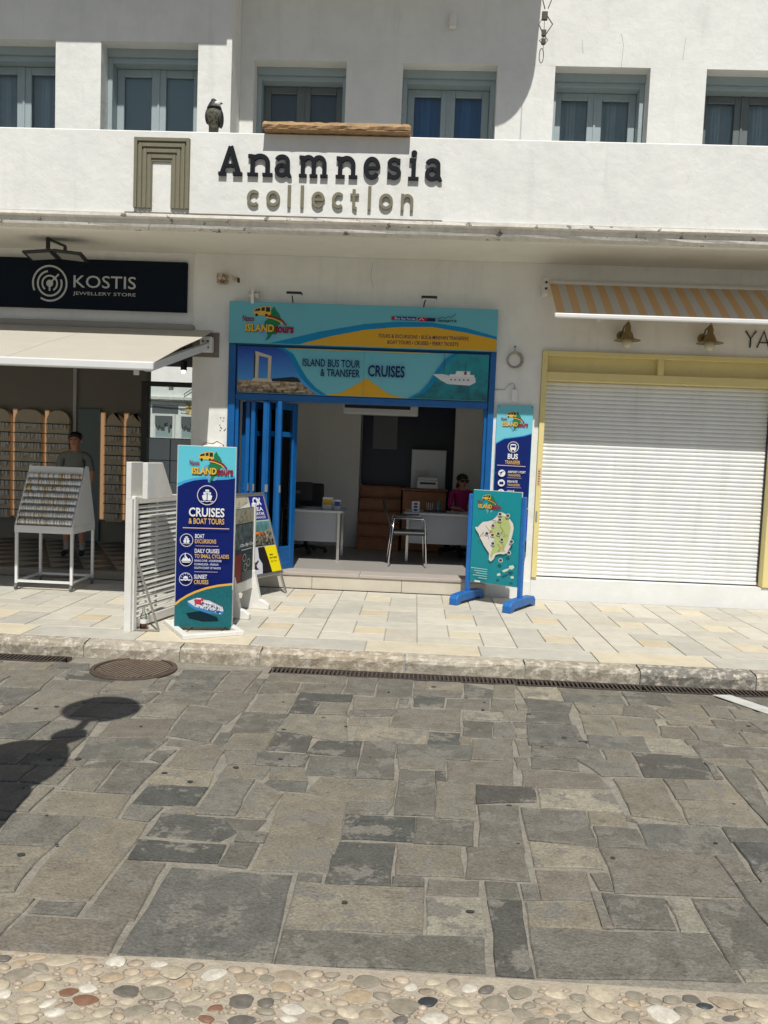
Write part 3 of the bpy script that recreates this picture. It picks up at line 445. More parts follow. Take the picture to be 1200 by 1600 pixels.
# kerb
kerb = struct(obj('kerb', box(-14,14,-3.12,-2.99,-.25,-.03), MORTAR2))
KJ = [-9.2,-8.1,-7.1,-6.0,-4.9,-3.85,-2.69,-1.88,-1.21,-.02,.96,1.89,2.82,3.9,4.9,6.0,7.2,8.4]
KC = [(186,176,158),(176,164,144),(182,168,146),(188,178,160),(172,162,144),(162,155,140),(174,164,148),(140,137,128),(172,162,144)]
for i in range(len(KJ)-1):
    x0, x1 = KJ[i]+.008, KJ[i+1]-.008; rr = random.Random(i*7); n = max(4, int((x1-x0)/.07)); prof = []
    base = [(-3.135,-.2),(-3.142,-.115),(-3.147,-.05),(-3.140,-.022),(-3.118,-.004),(-3.06,0.002),(-2.986,0.0),(-2.986,-.2)]
    V = []
    for j in range(n+1):
        x = x0+(x1-x0)*j/n
        for q, (yy, z) in enumerate(base):
            e = .006 if q in (1,2,3,4) else .0015
            if q == 0 or q == 7: e = 0
            en = .8 if j in (0, n) else 0
            V.append((x, yy+rr.uniform(-e,e)+en*.01*(q in (1,2,3)), z+rr.uniform(-e,e)*.8-en*.008*(q in (3,4,5))))
    m = len(base); F = [tuple(range(m-1,-1,-1)), tuple(range(n*m,(n+1)*m))]
    for j in range(n):
        for q in range(m): F.append((j*m+q, j*m+(q+1)%m, (j+1)*m+(q+1)%m, (j+1)*m+q))
    c = KC[(i+3) % 9]
    if KJ[i] == 1.89: c = (138,134,125)
    obj('kerb_stone', MB().add(V, F), KERBM, kerb, col=tuple(q/1.3 for q in s2l(c)))
# gutter drains
def drain(x0, x1, label):
    n = max(1, round((x1-x0)/1.0)); L = (x1-x0)/n
    for i in range(n):
        a = x0+i*L; b = a+L-.006
        t = thing('drain_grate', label if n == 1 else label % ('nearest the manhole' if i == 0 else ['second','third','fourth','fifth','sixth','seventh'][i-1]+' section from the manhole'), 'drain grate', (a,-3.235,-.13), 0, 'gutter grates along the kerb')
        w_ = b-a
        obj('channel', box(0,w_,-.075,.075,-.09,-.075), HOLE, t)
        obj('rim', MB().box(0,w_,-.083,-.074,-.09,.003).box(0,w_,.074,.083,-.09,.003), IRON, t)
        g = MB(); k = 0; x = .01
        while x < w_-.02: g.box(x,x+.014,-.072,.072,-.02,.002); x += .035
        stuff(obj('bars', g, IRON, t))
drain(-1.10, 4.9, 'rusty slotted gutter grate at foot of kerb, %s')
drain(-4.8, -2.78, 'rusty slotted gutter grate left of the round manhole, %s')
for o in [o for o in bpy.data.objects if o.name.startswith('drain_grate') and o.location.x < -2]:
    o['label'] = 'rusty gutter grate left of the manhole, ' + ('out at the far left edge' if o.location.x < -4 else 'ending just before it')
# manhole
mh = thing('manhole_cover', 'round rusty iron manhole cover with parallel ribs beside the kerb', 'manhole cover', (-2.17,-3.41,-.13), R(-20))
RUST = mat('rusty_manhole', s2l((92,80,70)), .6, metal=.35, var=.25, scale=12, bump=.4, bscale=50, tint=s2l((120,96,78)), tscale=6, tlo=.5, thi=.7)
obj('rim', MB().lathe([(.335,-.05),(.335,.008),(.30,.010),(.30,-.05)], 40), RUST, mh, bevel=0)
obj('disc', MB().lathe([(.296,-.05),(.296,.003)], 40), RUST, mh)
for k in range(15):
    x = -.25+k*.0357; h = math.sqrt(max(.0, .27**2-x*x))
    if h > .06: obj('rib', box(x,x+.014,-h,h,.0035,.011), mat('worn_rib', s2l((150,135,120)), .4, metal=.5, var=.2, scale=20), mh, bevel=.002)

# ============================================================ MAIN BUILDING
bld = thing('shop_building', 'white plastered two storey building with shops below and balcony above', 'building', (0,0,0))
OV = -1.13
def wall(name, *a, m=PLASTER, bev=0): return obj(name, box(*a), m, bld, bevel=bev)
# ground floor front
wall('wall_pier', -2.72,-2.28, 0,.35, -.1,3.95)
obj('wall_above_jewellery_shop', box(-9,-2.722,.03,.35,3.02,3.95), PLASTER, bld)
wall('wall_above_office', -2.28,.902, .0,.35, 2.90,3.95)
wall('wall_beside_shutter', .902,1.44, 0,.35, -.1,3.95)
wall('wall_above_shutter', 1.44,4.302, .0,.35, 2.95,3.95)
wall('wall_right', 4.302,9, 0,.35, -.1,3.95)
wall('plinth_under_shutter', 1.442,4.30, -.012,.30, -.1,.245, m=BASEWALL)
wall('plinth_right', .905,1.44, -.010,.0, -.1,.2, m=BASEWALL)
# the canopy slab with its worn moulding
P = [(OV-.03,4.062),(OV-.035,4.03),(OV+.02,4.015),(OV+.022,3.968),(OV-.025,3.957),(OV-.015,3.93),(OV+.03,3.90),(OV+.10,3.90),(OV+.14,3.95),(.34,3.952),(.34,4.15),(OV+.13,4.15),(OV+.13,4.062)]
mbm = MB(); n = 60; V = []; F = []; rr = random.Random(8)
for j in range(n+1):
    x = -9+18*j/n
    for q, (y, z) in enumerate(P):
        e = .004 if q in (0,1,4,5,6) else .0
        V.append((x, y+rr.uniform(-e,e), z+rr.uniform(-e,e)*.6))
m_ = len(P)
for j in range(n):
    for q in range(m_): F.append((j*m_+q, j*m_+(q+1)%m_, (j+1)*m_+(q+1)%m_, (j+1)*m_+q))
me = mesh_of(MB().add(V, F), 'canopy_slab', [OLDTRIM, SOFFIT])
for p in me.polygons:
    if p.center.z < 3.96 and p.center.y > OV+.05: p.material_index = 1
link('canopy_slab', me, bld)
wall('parapet', -9,9, OV,OV+.13, 4.064,4.915, bev=.012)
obj('rusty_trim_strip', box(-3.15,.17,OV-.012,OV,4.072,4.082), mat('rusty_strip', s2l((120,110,100)), .8, var=.3, scale=10), bld)
# upper storey
UL, UM = -.30, .15
HL, HM = 6.208, 6.25
def upper(x0, x1, y, head):  # lintel wall over the openings
    wall('upper_wall', x0, x1, y, y+.35, head, 10.6)
upper(-9,-2.262,UL,HL)
wall('upper_block_return', -2.60,-2.264, UL+.35,.5, 4.15,10.6)
for a, b in ((-9,-6.5),(-5.4,-5.352),(-4.285,-3.76),(-2.645,-2.262)): wall('upper_pier', a, b, UL,UL+.35, 4.15,HL-.001)
upper(-2.262,9,UM,HM)
for a, b in ((-2.262,-2.10),(-1.005,-.34),(.77,1.44),(2.54,3.185),(4.30,5.6),(6.8,9)): wall('upper_pier', a, b, UM,UM+.35, 4.15,HM-.001)
# balcony over the left half, rounded at its right end; it throws the shade on the upper wall
XR = 1.265; rc = .46; pts = [(-9,.14),(-9,-1.172),(-2.262,-1.172),(-2.262,OV),(XR-rc,OV)]+[(XR-rc+rc*math.sin(R(a)), OV+rc-rc*math.cos(R(a))) for a in range(10,91,10)]+[(XR,.14)]
obj('upper_balcony', MB().slabp(pts, 7.555, 7.80), PLASTER, bld)
obj('upper_balcony_parapet', MB().slabp([(x+(0 if x < -8 else 0), y) for x,y in pts], 7.801, 8.6), PLASTER, bld)
# roof, back and sides so nothing leaks
wall('roof', -9,9, -.29,4.2, 10.6,10.9)
wall('back_wall_upper', -9,9, 4.0,4.2, 3.3,10.6)
wall('side_wall', -9.2,-9.0, 0,4.2, -.1,10.6); wall('side_wall', 9.0,9.2, 0,4.2, -.1,10.6)
wall('upper_floor_slab', -9,9, .36,4.2, 3.2,3.9, m=INWALL)
# upper windows
def curtain_mb(x0, x1, z0, z1, y, amp=.02, n=40, k=9):
    mb = MB(); V = []
    for i in range(n+1):
        x = x0+(x1-x0)*i/n; yy = y+amp*math.sin(i*k*.37)+amp*.5*math.sin(i*1.9+1)
        V += [(x,yy,z0),(x,yy,z1)]
    return mb.add(V, [(2*i,2*i+2,2*i+3,2*i+1) for i in range(n)])
CURT = mat('curtain_cloth', (.80,.82,.82), .9, var=.08, scale=4); CURTB = mat('blue_curtain', s2l((120,165,215)), .9)
BLIND = mat('grey_blind', (.62,.66,.66), .8); BLINDD = mat('dark_blind', (.24,.25,.25), .7)
def window(x0, x1, y, head, kind):
    fm = DARKFRAME if kind in ('dark', 'dim') else GREYFRAME
    z0 = 4.2
    wn_ = obj('window', frame_mb(x0-.001,x1+.001,z0,head-.09,.055,y+.20,y+.40), GREYFRAME, bld, bevel=.004)
    obj('lintel_board', box(x0,x1,y+.17,y+.34,head-.089,head-.001), GREYFRAME, wn_)
    xm = (x0+x1)/2; zt = head-.148
    for a, b in ((x0+.056,xm-.002),(xm+.002,x1-.056)):
        obj('sash', frame_mb(a,b,z0+.056,zt,.085,y+.345,y+.395), fm, wn_, bevel=.006)
        obj('pane', box(a+.083,b-.083,y+.367,y+.373,z0+.135,zt-.083), GLASS, wn_)
        if kind == 'blind': obj('blind', box(a+.07,b-.07,y+.40,y+.405,z0+.1,zt-.07), BLIND, wn_)
        elif kind == 'dark': obj('blind', box(a+.07,b-.07,y+.40,y+.405,z0+.1,zt-.07), BLINDD, wn_)
        else: obj('curtain', curtain_mb(a+.04,b-.04,z0+.1,zt-.04,y+.44,.02,36), CURTB if kind == 'blue' else CURT, wn_, smooth=True)
    obj('room_shade_sheet', box(x0+.01,x1-.01,y+.55,y+.57,z0,head), DARK, wn_)  # flat dark sheet stands in for the unlit room behind
    obj('track', box(xm-.012,xm+.012,y+.332,y+.344,z0+.06,zt), fm, wn_)
window(-5.4+0,-4.285,UL,HL,'curtain') if False else window(-4.80,-4.285+0,UL,HL,'curtain') if False else None
for a, b, y, h, k in ((-6.5,-5.4,UL,HL,'curtain'),(-5.35,-4.288,UL,HL,'curtain'),(-3.757,-2.648,UL,HL,'blind'),(-2.097,-1.008,UM,HM,'dark'),(-.337,.767,UM,HM,'blue'),(1.443,2.537,UM,HM,'curtain'),(3.188,4.297,UM,HM,'dim'),(5.603,6.797,UM,HM,'curtain')):
    window(a, b, y, h, k)
wall_spot = obj('wall_downlight', MB().lathe([(.045,0),(.045,.15),(.03,.152)],16,(.22,UM-.055,6.63)).lathe([(.03,0),(.03,.06)],12,(.22,UM-.05,6.70),'y'), WHITEPAINT)
tag(wall_spot, 'small white cylindrical downlight fixed high on the shaded upper wall', 'wall light')

# ------------------------------------------------------------ office interior and step
obj('office_floor', box(-2.30,1.6,.262,3.6,-.1,.190), OFFFLOOR, bld)
st = thing('entrance_step', 'low cream marble step across the tour office entrance', 'step', (0,-.2,0))
STEPM = mat('step_marble', (.56,.51,.42), .6, var=.08, scale=4, tint=(.62,.57,.42), tscale=2)
for a, b in ((-2.27,-1.19),(-1.186,-.105),(-.101,.905)): obj('riser_slab', box(a,b,-.06+.2-.0,.018+.2,0,.155), STEPM, st, bevel=.004)
for a, b in ((-2.27,-.62),(-.617,.905)): obj('tread_slab', box(a,b,-.08+.2,.42,.1885,.196) if False else box(a,b,.125,.46,.157,.196), mat('tread_stone', (.42,.37,.33), .6, var=.05, scale=4), st, bevel=.004)
wall('office_wall_left', -2.40,-2.30, .36,3.4, .1,2.95, m=INWALL)
wall('office_back_wall', -2.30,-.87, 2.88,3.4, .1,2.95, m=INWALL)
obj('office_door_outline', frame_mb(-2.2,-1.50,.19,1.99,.05,2.865,2.879), INWALL, bld)
wall('office_recess_back', -.87,1.6, 3.45,3.6, .1,2.95, m=NAVYDOOR)
wall('office_wall_right', 1.6,1.7, .36,3.6, .1,2.95, m=INWALL)
wall('office_right_partition', .60,1.6, 2.95,3.1, .19,2.95, m=INWALL)
wall('office_ceiling', -2.40,1.7, .36,3.6, 2.95,3.15, m=INWALL)
rd = thing('interior_door', 'dark navy door with a framed notice above the wooden stairs', 'door', (-.5,3.40,1.18))
obj('door_leaf', box(-.42,.42,-.01,.04,0,1.25), NAVYDOOR, rd); obj('notice_panel', box(-.2,.19,-.03,-.012,.56,1.09), mat('dim_panel', (.14,.16,.18), .4), rd)
obj('door_frame', frame_mb(-.46,.46,-.02,1.30,.04,-.03,.0), NAVYDOOR, rd)
sc_ = thing('wooden_staircase', 'varnished pine stairs of five risers climbing to the navy door', 'staircase', (-.53,2.5,.19))
for k in range(5):
    obj('riser', box(-.325,.325,.0+k*.15,.03+k*.15,k*.192,.18+k*.192), PINE, sc_, bevel=.004)
    obj('tread', box(-.325,.325,-.02+k*.15,.16+k*.15+(0.0 if k < 4 else .3),.181+k*.192,.191+k*.192+.004), PINE, sc_, bevel=.003)
ct = thing('pine_counter', 'low pine counter under the printer beside the stairs', 'counter', (.15,2.55,.19))
for k in range(3): obj('board', box(-.32,.34,0,.02,.02+k*.305,.315+k*.305), PINE, ct, bevel=.006)
obj('top', box(-.34,.36,-.02,.5,.935,.96), PINE, ct, bevel=.004)
cb = thing('white_cabinet', 'tall plain white cabinet behind the printer', 'cabinet', (.22,2.95,.19))
obj('body', box(-.28,.26,0,.4,0,1.56), DESK, cb, bevel=.006); obj('door', box(-.275,.255,-.018,-.001,.9,1.55), DESK, cb, bevel=.004)
obj('paper_note', box(-.22,.0,-.022,-.0185,.98,1.24), mat('paper', (.55,.55,.56), .6), cb)
pr_ = thing('printer', 'small white office printer standing on the pine counter', 'printer', (.2,2.72,1.155))
obj('body', MB().box(-.165,.165,-.15,.15,0,.13), WHITEMETAL, pr_, bevel=.02, seg=2); obj('lid', MB().box(-.16,.16,-.13,.13,.131,.175), WHITEMETAL, pr_, bevel=.012); obj('paper_slot', box(-.12,.12,-.156,-.151,.07,.1), BLACK, pr_)
ac = thing('air_conditioner', 'white wall air conditioner above the office passage', 'air conditioner', (-.52,1.75,2.20))
obj('casing', MB().box(-.53,.53,-.1,.12,0,.14), DESK, ac, bevel=.02, seg=2); obj('dark_intake', box(-.5,.42,-.105,-.101,.085,.13), BLACK, ac); 
obj('bracket', box(-.1,.1,.12,1.1,.05,.12), DESK, ac)
def desk(name, label, x0, x1, y, h):
    t = thing(name, label, 'desk', ((x0+x1)/2, y, .19), 0, 'white office desks'); w_ = (x1-x0)/2
    obj('top', box(-w_,w_,0,.68,h-.03,h), DESK, t, bevel=.004)
    obj('modesty_panel', box(-w_+.06,w_-.06,.06,.08,.25,h-.031), mat('desk_grey', (.40,.43,.46), .45), t)
    for sx in (-w_+.03, w_-.07): [obj('leg', box(sx,sx+.04,yy,yy+.04,0,h-.031), SILVER, t, bevel=.003) for yy in (.02,.62)]
    return t
desk('office_desk', 'white desk at the left inside the office, with a black monitor', -2.15,-.95, 1.1,.68)
desk('office_desk', 'white desk on the right with the seated woman behind it', -.12,1.45, 1.4,.68)
mo = thing('monitor', 'black computer monitor seen from behind on the left desk', 'monitor', (-1.62,1.4,.87))
obj('screen', MB().box(-.22,.22,0,.03,.1,.36), BLACK, mo, bevel=.008); obj('neck', box(-.03,.03,.03,.06,.01,.2), BLACK, mo); obj('foot', MB().lathe([(.11,0),(.11,.01)],20,(0,.05,0)), BLACK, mo)
obj('label', box(-.05,.05,-.003,-.0005,.2,.24), mat('dull_label', (.1,.1,.1), .5), mo)
for x, w_, h_, c1, lab in ((-1.17,.072,.17,(232,190,70),'yellow and white brochure holder on the left desk'),(-1.04,.05,.14,(70,90,170),'narrow blue and white brochure holder on the left desk')):
    b = thing('brochure_holder', lab, 'brochure holder', (x,1.25,.87)); obj('stand', MB().box(-w_,w_,-.02,.04,0,h_*.6), CLEAR, b)
    obj('leaflets', box(-w_+.004,w_-.004,.0,.02,.005,h_), WHITEMETAL, b); a_ = Art('', b, -.0212+.02-.0); a_.y = -.001
    a_.poly('print', [(-w_+.01,h_*.4),(w_-.01,h_*.4),(w_-.01,h_*.85),(-w_+.01,h_*.85)], c1)
for x, lab in ((.03,'white leaflet stand with small pictures on the right desk'),):
    b = thing('leaflet_stand', lab, 'leaflet stand', (x,1.5,.87)); obj('card', box(-.055,.055,0,.02,0,.15), WHITEMETAL, b, bevel=.002); a_ = Art('', b, -.0005)
    for zz in (.03,.075,.115): a_.disc('picture', 0, zz, .03,.016, (60,70,120), 10)
b = thing('desk_clutter_tray', 'shallow tray of pens and papers on the right desk corner', 'desk tray', (.3,1.6,.87)); obj('tray', MB().box(-.16,.16,0,.12,0,.03), BLACK, b, bevel=.004)
obj('bottle', MB().lathe([(.03,0),(.032,.09),(.012,.12),(.012,.14)],12,(.05,.05,.03)), mat('teal_plastic', s2l((60,120,120)), .3), b)
for k in range(4): obj('pen', MB().tube([(-.1+.02*k,.06,.02),(-.12+.03*k,.07,.13)],.004,6), WHITEMETAL, b)
# visitor chair
def visitor_chair(loc, rz, label):
    t = thing('visitor_chair', label, 'chair', loc, rz, 'black visitor chairs')
    obj('seat', MB().box(-.22,.24,-.22,.22,.42,.47), BLACK, t, bevel=.02, seg=2)
    obj('backrest', MB().add([(-.25,-.2,.50),(-.25,.2,.50),(-.36,.2,.86),(-.36,-.2,.86),(-.22,-.2,.50),(-.22,.2,.50),(-.33,.2,.86),(-.33,-.2,.86)], [(0,1,2,3),(4,7,6,5),(0,4,5,1),(1,5,6,2),(2,6,7,3),(3,7,4,0)]), BLACK, t, bevel=.012)
    for s in (-.24,.24):
        obj('leg', MB().tube([(.24,s,0),(.21,s,.6),(.18,s,.64),(-.2,s,.645)],.009,8), CHROME, t, smooth=True)
        obj('leg', MB().tube([(-.26,s,0),(-.2,s,.64)],.009,8), CHROME, t, smooth=True)
        obj('armrest', box(-.18,.16,s-.02,s+.02,.656,.672), BLACK, t)
    return t
visitor_chair((-.06,1.0,.19), R(4), 'black visitor chair with chrome frame in front of the right desk')
# office chair pieces
def swivel(loc, rz, label, back=True):
    t = thing('swivel_chair', label, 'chair', loc, rz, 'black swivel chairs'); 
    obj('seat', MB().box(-.24,.24,-.24,.24,.43,.50), BLACK, t, bevel=.03, seg=2)
    if back: obj('backrest', MB().box(-.22,.22,.2,.26,.55,1.0), BLACK, t, bevel=.03, seg=2)
    obj('column', MB().lathe([(.03,.08),(.025,.43)],12), BLACK, t)
    for k in range(5):
        a = k*1.2566; l_ = obj('leg', MB().bar((0,0,.1),(.29*math.cos(a),.29*math.sin(a),.06),.04), BLACK, t)
        obj('castor', MB().lathe([(.03,-.015),(.03,.015)],12,(.29*math.cos(a),.29*math.sin(a),.03),'y'), BLACK, l_)
    return t
swivel((-1.55,1.95,.19), 0, 'black swivel chair behind the left desk')
swivel((.66,2.38,.19), 0, 'black swivel chair under the seated woman', False)

rr = random.Random(31); mb = MB()
for k in range(70):
    x, y = rr.uniform(-3.2,3.0), rr.uniform(-6.8,-3.5); r_ = rr.uniform(.006,.020); q = rr.uniform(.4,1); a0 = rr.random()*3
    P = [(x+r_*math.cos(t)*rr.uniform(.75,1.15), y+r_*q*math.sin(t)*rr.uniform(.75,1.15)) for t in [a0+i*.7 for i in range(9)]]
    mb.slabp(P, -.128, -.1255)
stuff(obj('dark_stain_spots', mb, mat('dark_stain', (.045,.043,.04), .9), road))
rr = random.Random(5)
for k in range(9):
    x, z = -2.33+rr.uniform(-.05,.04), 1.95+rr.uniform(-.10,.12)
    obj('wall_scuff', MB().prism([(x+.008*math.cos(t)*rr.uniform(.5,1.4), z+.008*math.sin(t)*rr.uniform(.5,1.5)) for t in [i*1.05 for i in range(6)]], -.0015, .0), mat('scuff_dark', (.08,.075,.07), .9), bld)
for pts in ([(-.6,3.9),(-.62,3.75),(-.58,3.6)],[(2.2,5.35+.9),(2.21,6.5),(2.18,6.62)],[(2.9,6.35),(2.92,6.6)],[(1.75,6.4),(1.73,6.55)]):
    y = -.0015 if pts[0][1] < 4 else UM-.0015
    obj('hairline_crack', MB().ribbon(pts, .0035, y, y+.001), mat('crack_grey', (.3,.3,.28), .9), bld)

# ============================================================ TOUR OFFICE FRONT
fr = thing('office_front_frame', 'blue painted timber frame round the open tour office entrance', 'door frame', (0,0,0))
obj('post', box(-2.277,-2.19, -.03,.10, .196,2.915), BLUE, fr, bevel=.005); obj('post', box(.83,.902, -.03,.10, .196,2.915), BLUE, fr, bevel=.005)
obj('inner_post', box(-2.188,-2.145, .0,.09, .196,2.236), BLUE, fr, bevel=.004); obj('inner_post', box(.79,.828, .0,.09, .196,2.236), BLUE, fr, bevel=.004)
obj('transom', box(-2.188,.828, -.02,.09, 2.238,2.318), BLUE, fr, bevel=.005); obj('head', box(-2.188,.828, -.02,.09, 2.885,2.915), BLUE, fr, bevel=.004)
obj('transom_backing', box(-2.188,.828, .01,.05, 2.318,2.885), BLUE, fr)
def island_logo(a, x0, z0, w, h, part='logo'):
    X = lambda u: x0+w*u; Z = lambda v: z0+h*v
    blue = [(.36,.52),(.42,.56),(.5,.52),(.55,.4),(.6,.25),(.66,.2),(.62,.1),(.56,.06),(.5,.1),(.48,.0),(.44,.02),(.44,.1),(.36,.2),(.33,.28),(.35,.4)]
    a.poly('logo_island', [(X(u),Z(v)) for u,v in blue], (110,175,215))
    green = [(.44,.55),(.52,.66),(.56,.9),(.6,.98),(.64,.86),(.68,.80),(.72,.66),(.72,.52),(.68,.44),(.68,.28),(.64,.2),(.58,.2),(.54,.1),(.49,.04),(.46,.03),(.5,.16),(.48,.3),(.44,.42)]
    a.poly('logo_island', [(X(u),Z(v)) for u,v in green], (30,130,85))
    a.poly('logo_bus', [(X(u),Z(v)) for u,v in [(.24,.76),(.26,.88),(.36,.95),(.52,.98),(.54,.94),(.55,.76),(.5,.72),(.28,.72)]], (235,190,70))
    a.polys('logo_bus_window', [[(X(u),Z(v)) for u,v in q] for q in ([(.26,.82),(.28,.88),(.36,.92),(.36,.84)],[(.38,.84),(.38,.93),(.44,.945),(.44,.84)],[(.46,.82),(.46,.95),(.53,.94),(.53,.82)])], (45,50,55))
    a.polys('logo_wheel', [[(X(c+.025*math.cos(t)),Z(.725+.04*math.sin(t))) for t in [k*.785 for k in range(8)]] for c in (.3,.47)], (25,25,25))
    a.band('logo_road', [(X(.46),Z(.70)),(X(.6),Z(.68)),(X(.74),Z(.6)),(X(.82),Z(.46))], h*.045, (150,30,50))
    a.band('logo_road', [(X(.46),Z(.67)),(X(.58),Z(.64)),(X(.7),Z(.57)),(X(.76),Z(.48))], h*.03, (240,200,90))
    a.text('Naxos', X(.06), X(.26), Z(.54), Z(.70), (140,25,60), .02)
    a.text('ISLAND', X(.115)+w*.006, X(.62)+w*.006, Z(.245), Z(.455), (90,70,20), .03, skew=.03)
    a.text('ISLAND', X(.11), X(.61), Z(.26), Z(.47), (240,196,70), .03, skew=.03)
    a.text('tours', X(.62), X(.95), Z(.24), Z(.47), (150,20,50), .04, skew=.03)
sg = thing('tour_office_sign', 'light blue and gold sign board across the top of the tour office front', 'sign', (0,0,0))
obj('board', box(-2.262,.89, -.115,-.045, 2.902,3.383), flat((112,190,205)), sg, bevel=.003)
A = Art('', sg, -.1155)
A.poly('blue_wave', [(-1.80,2.906),(-1.74,2.915),(-1.19,3.06),(-.66,3.166),(-.27,3.205),(.13,3.207),(.52,3.16),(.886,3.068),(.886,2.906)], (20,140,190))
A.poly('gold_wave', [(-1.42,2.906),(-1.06,3.01),(-.66,3.098),(-.27,3.143),(.13,3.157),(.52,3.105),(.886,3.038),(.886,2.906)], (226,172,48))
A.text('TOURS & EXCURSIONS • BUS & MINIVAN TRANSFERS', -.495,.56,3.015,3.058,(25,40,90),.012)
A.text('BOAT TOURS • CRUISES • FERRY TICKETS', -.385,.445,2.945,2.988,(25,40,90),.012)
island_logo(A, -2.14, 2.925, .68, .42)
A.poly('badge', [(-.35,3.222),(-.06,3.222),(-.06,3.262),(-.35,3.262)], (30,50,130)); A.text('Blue Star Ferries', -.31,-.07,3.228,3.256,(240,240,240),.0)
A.poly('badge', [(-.35,3.222),(-.315,3.222),(-.315,3.262),(-.35,3.262)], (190,30,50))
A.poly('badge', [(-.045,3.218),(.165,3.218),(.165,3.258),(-.045,3.258)], (40,40,90)); A.poly('badge', [(-.045,3.219),(.05,3.219),(.07,3.257),(-.045,3.257)], (190,30,50))
A.band('badge_line', [(-.03,3.225),(.0,3.25),(.03,3.23)], .006, (240,240,240))
A.text('SEAJETS', .19,.41,3.212,3.242,(20,25,40),.03); A.band('sea_squiggle', [(.19,3.25),(.25,3.275),(.27,3.255),(.32,3.285),(.33,3.262),(.40,3.315)], .006, (20,25,40))
# lower printed panel
sg2 = thing('office_transom_sign', 'long printed panel with marble gate, cruise lettering and a white boat over the entrance', 'sign', (0,0,0))
obj('board', box(-2.165,.815, -.034,-.012, 2.325,2.868), flat((120,196,208)), sg2)
A = Art('', sg2, -.0345)
A.poly('gold_hill', [(-1.10,2.328),(-.9,2.37),(-.66,2.52),(-.62,2.545),(-.58,2.52),(-.35,2.37),(-.15,2.328)], (226,172,48))
A.poly('gold_edge', [(-1.6,2.866),(.2,2.866),(.1,2.856),(-1.5,2.856)], (226,190,80))
cl = [(-1.62,2.866),(-1.50,2.80),(-1.42,2.66),(-1.33,2.52),(-1.22,2.41),(-1.09,2.329)]
A.poly('blue_curve', [(-2.163,2.866)]+cl+[(-2.163,2.328)], (20,140,190))
cl2 = [(x-.07,z) for x,z in cl]; 
SKYP = bpy.data.materials.new('printed_sky'); MC['printed_sky'] = SKYP; SKYP.use_nodes = True
def grad(m, c0, c1, z0, z1, nz=0, sc=8, rough=.4):
    n = m.node_tree.nodes; l = m.node_tree.links; g = n.new('ShaderNodeNewGeometry'); s_ = n.new('ShaderNodeSeparateXYZ'); l.new(g.outputs['Position'], s_.inputs[0])
    mr = n.new('ShaderNodeMapRange'); mr.inputs[1].default_value = z0; mr.inputs[2].default_value = z1; l.new(s_.outputs['Z'], mr.inputs[0])
    fac = mr.outputs[0]
    if nz:
        t = n.new('ShaderNodeTexNoise'); t.inputs['Scale'].default_value = sc; t.inputs['Detail'].default_value = 6; l.new(g.outputs['Position'], t.inputs['Vector'])
        ad = n.new('ShaderNodeMath'); ad.operation = 'MULTIPLY_ADD'; ad.inputs[1].default_value = nz; l.new(t.outputs[0], ad.inputs[0]); sb = n.new('ShaderNodeMath'); sb.operation = 'SUBTRACT'; sb.inputs[1].default_value = nz/2
        l.new(mr.outputs[0], ad.inputs[2]); l.new(ad.outputs[0], sb.inputs[0]); fac = sb.outputs[0]
    r = n.new('ShaderNodeValToRGB'); r.color_ramp.elements[0].color = (*s2l(c0),1); r.color_ramp.elements[1].color = (*s2l(c1),1)
    l.new(fac, r.inputs[0]); l.new(r.outputs[0], n['Principled BSDF'].inputs['Base Color']); n['Principled BSDF'].inputs['Roughness'].default_value = rough
grad(SKYP, (70,150,215), (15,60,160), 2.45, 2.85, .25, 4)
A.poly('printed_sky', [(-2.163,2.866)]+cl2+[(-2.163,2.328)], None, SKYP)
ROCKP = bpy.data.materials.new('printed_rocks'); ROCKP.use_nodes = True; grad(ROCKP, (50,45,38), (190,165,130), 2.2, 2.6, 2.6, 22)
A.poly('printed_rocks', [(-2.163,2.47),(-1.95,2.475),(-1.8,2.50),(-1.6,2.485),(-1.425,2.49),(-1.33,2.41),(-1.22,2.34),(-1.2,2.329),(-2.163,2.329)], None, ROCKP)
A.poly('printed_ridge', [(-1.75,2.50),(-1.5,2.53),(-1.44,2.52),(-1.40,2.47),(-1.75,2.47)], (40,50,55))
A.poly('printed_gate_shade', [(-1.97,2.49),(-1.97,2.80),(-1.94,2.815),(-1.92,2.49)], (60,55,50))
A.polys('printed_marble_gate', [[(-1.955,2.50),(-1.915,2.50),(-1.91,2.80),(-1.95,2.815)],[(-1.80,2.50),(-1.765,2.50),(-1.76,2.755),(-1.80,2.77)],[(-1.955,2.82),(-1.76,2.765),(-1.76,2.735),(-1.955,2.775)],[(-2.0,2.46),(-1.74,2.46),(-1.76,2.50),(-1.97,2.50)]], (214,200,176))
A.polys('printed_block', [[(x,z),(x+w_,z+.004),(x+w_,z+h_),(x,z+h_-.006)] for x,z,w_,h_ in [(-2.12,2.40,.08,.025),(-2.0,2.42,.1,.03),(-1.86,2.40,.08,.03),(-1.75,2.42,.1,.035),(-1.68,2.37,.09,.03),(-1.55,2.39,.1,.035),(-1.6,2.34,.07,.022),(-1.45,2.35,.1,.025),(-1.92,2.355,.07,.02),(-1.52,2.44,.06,.02)]], (205,186,156))
cr = [(-.12+.0,2.329),(.02,2.40),(.12,2.52),(.21,2.67),(.30,2.80),(.40,2.866)]
A.poly('blue_curve', cr+[(.813,2.866),(.813,2.328)], (20,140,190))
SEAP = bpy.data.materials.new('printed_sea'); SEAP.use_nodes = True; grad(SEAP, (10,60,72), (20,140,150), 2.05, 2.8, 1.6, 9)
A.poly('printed_sea', [(x+.06,z) for x,z in cr]+[(.813,2.866),(.813,2.328)], None, SEAP)
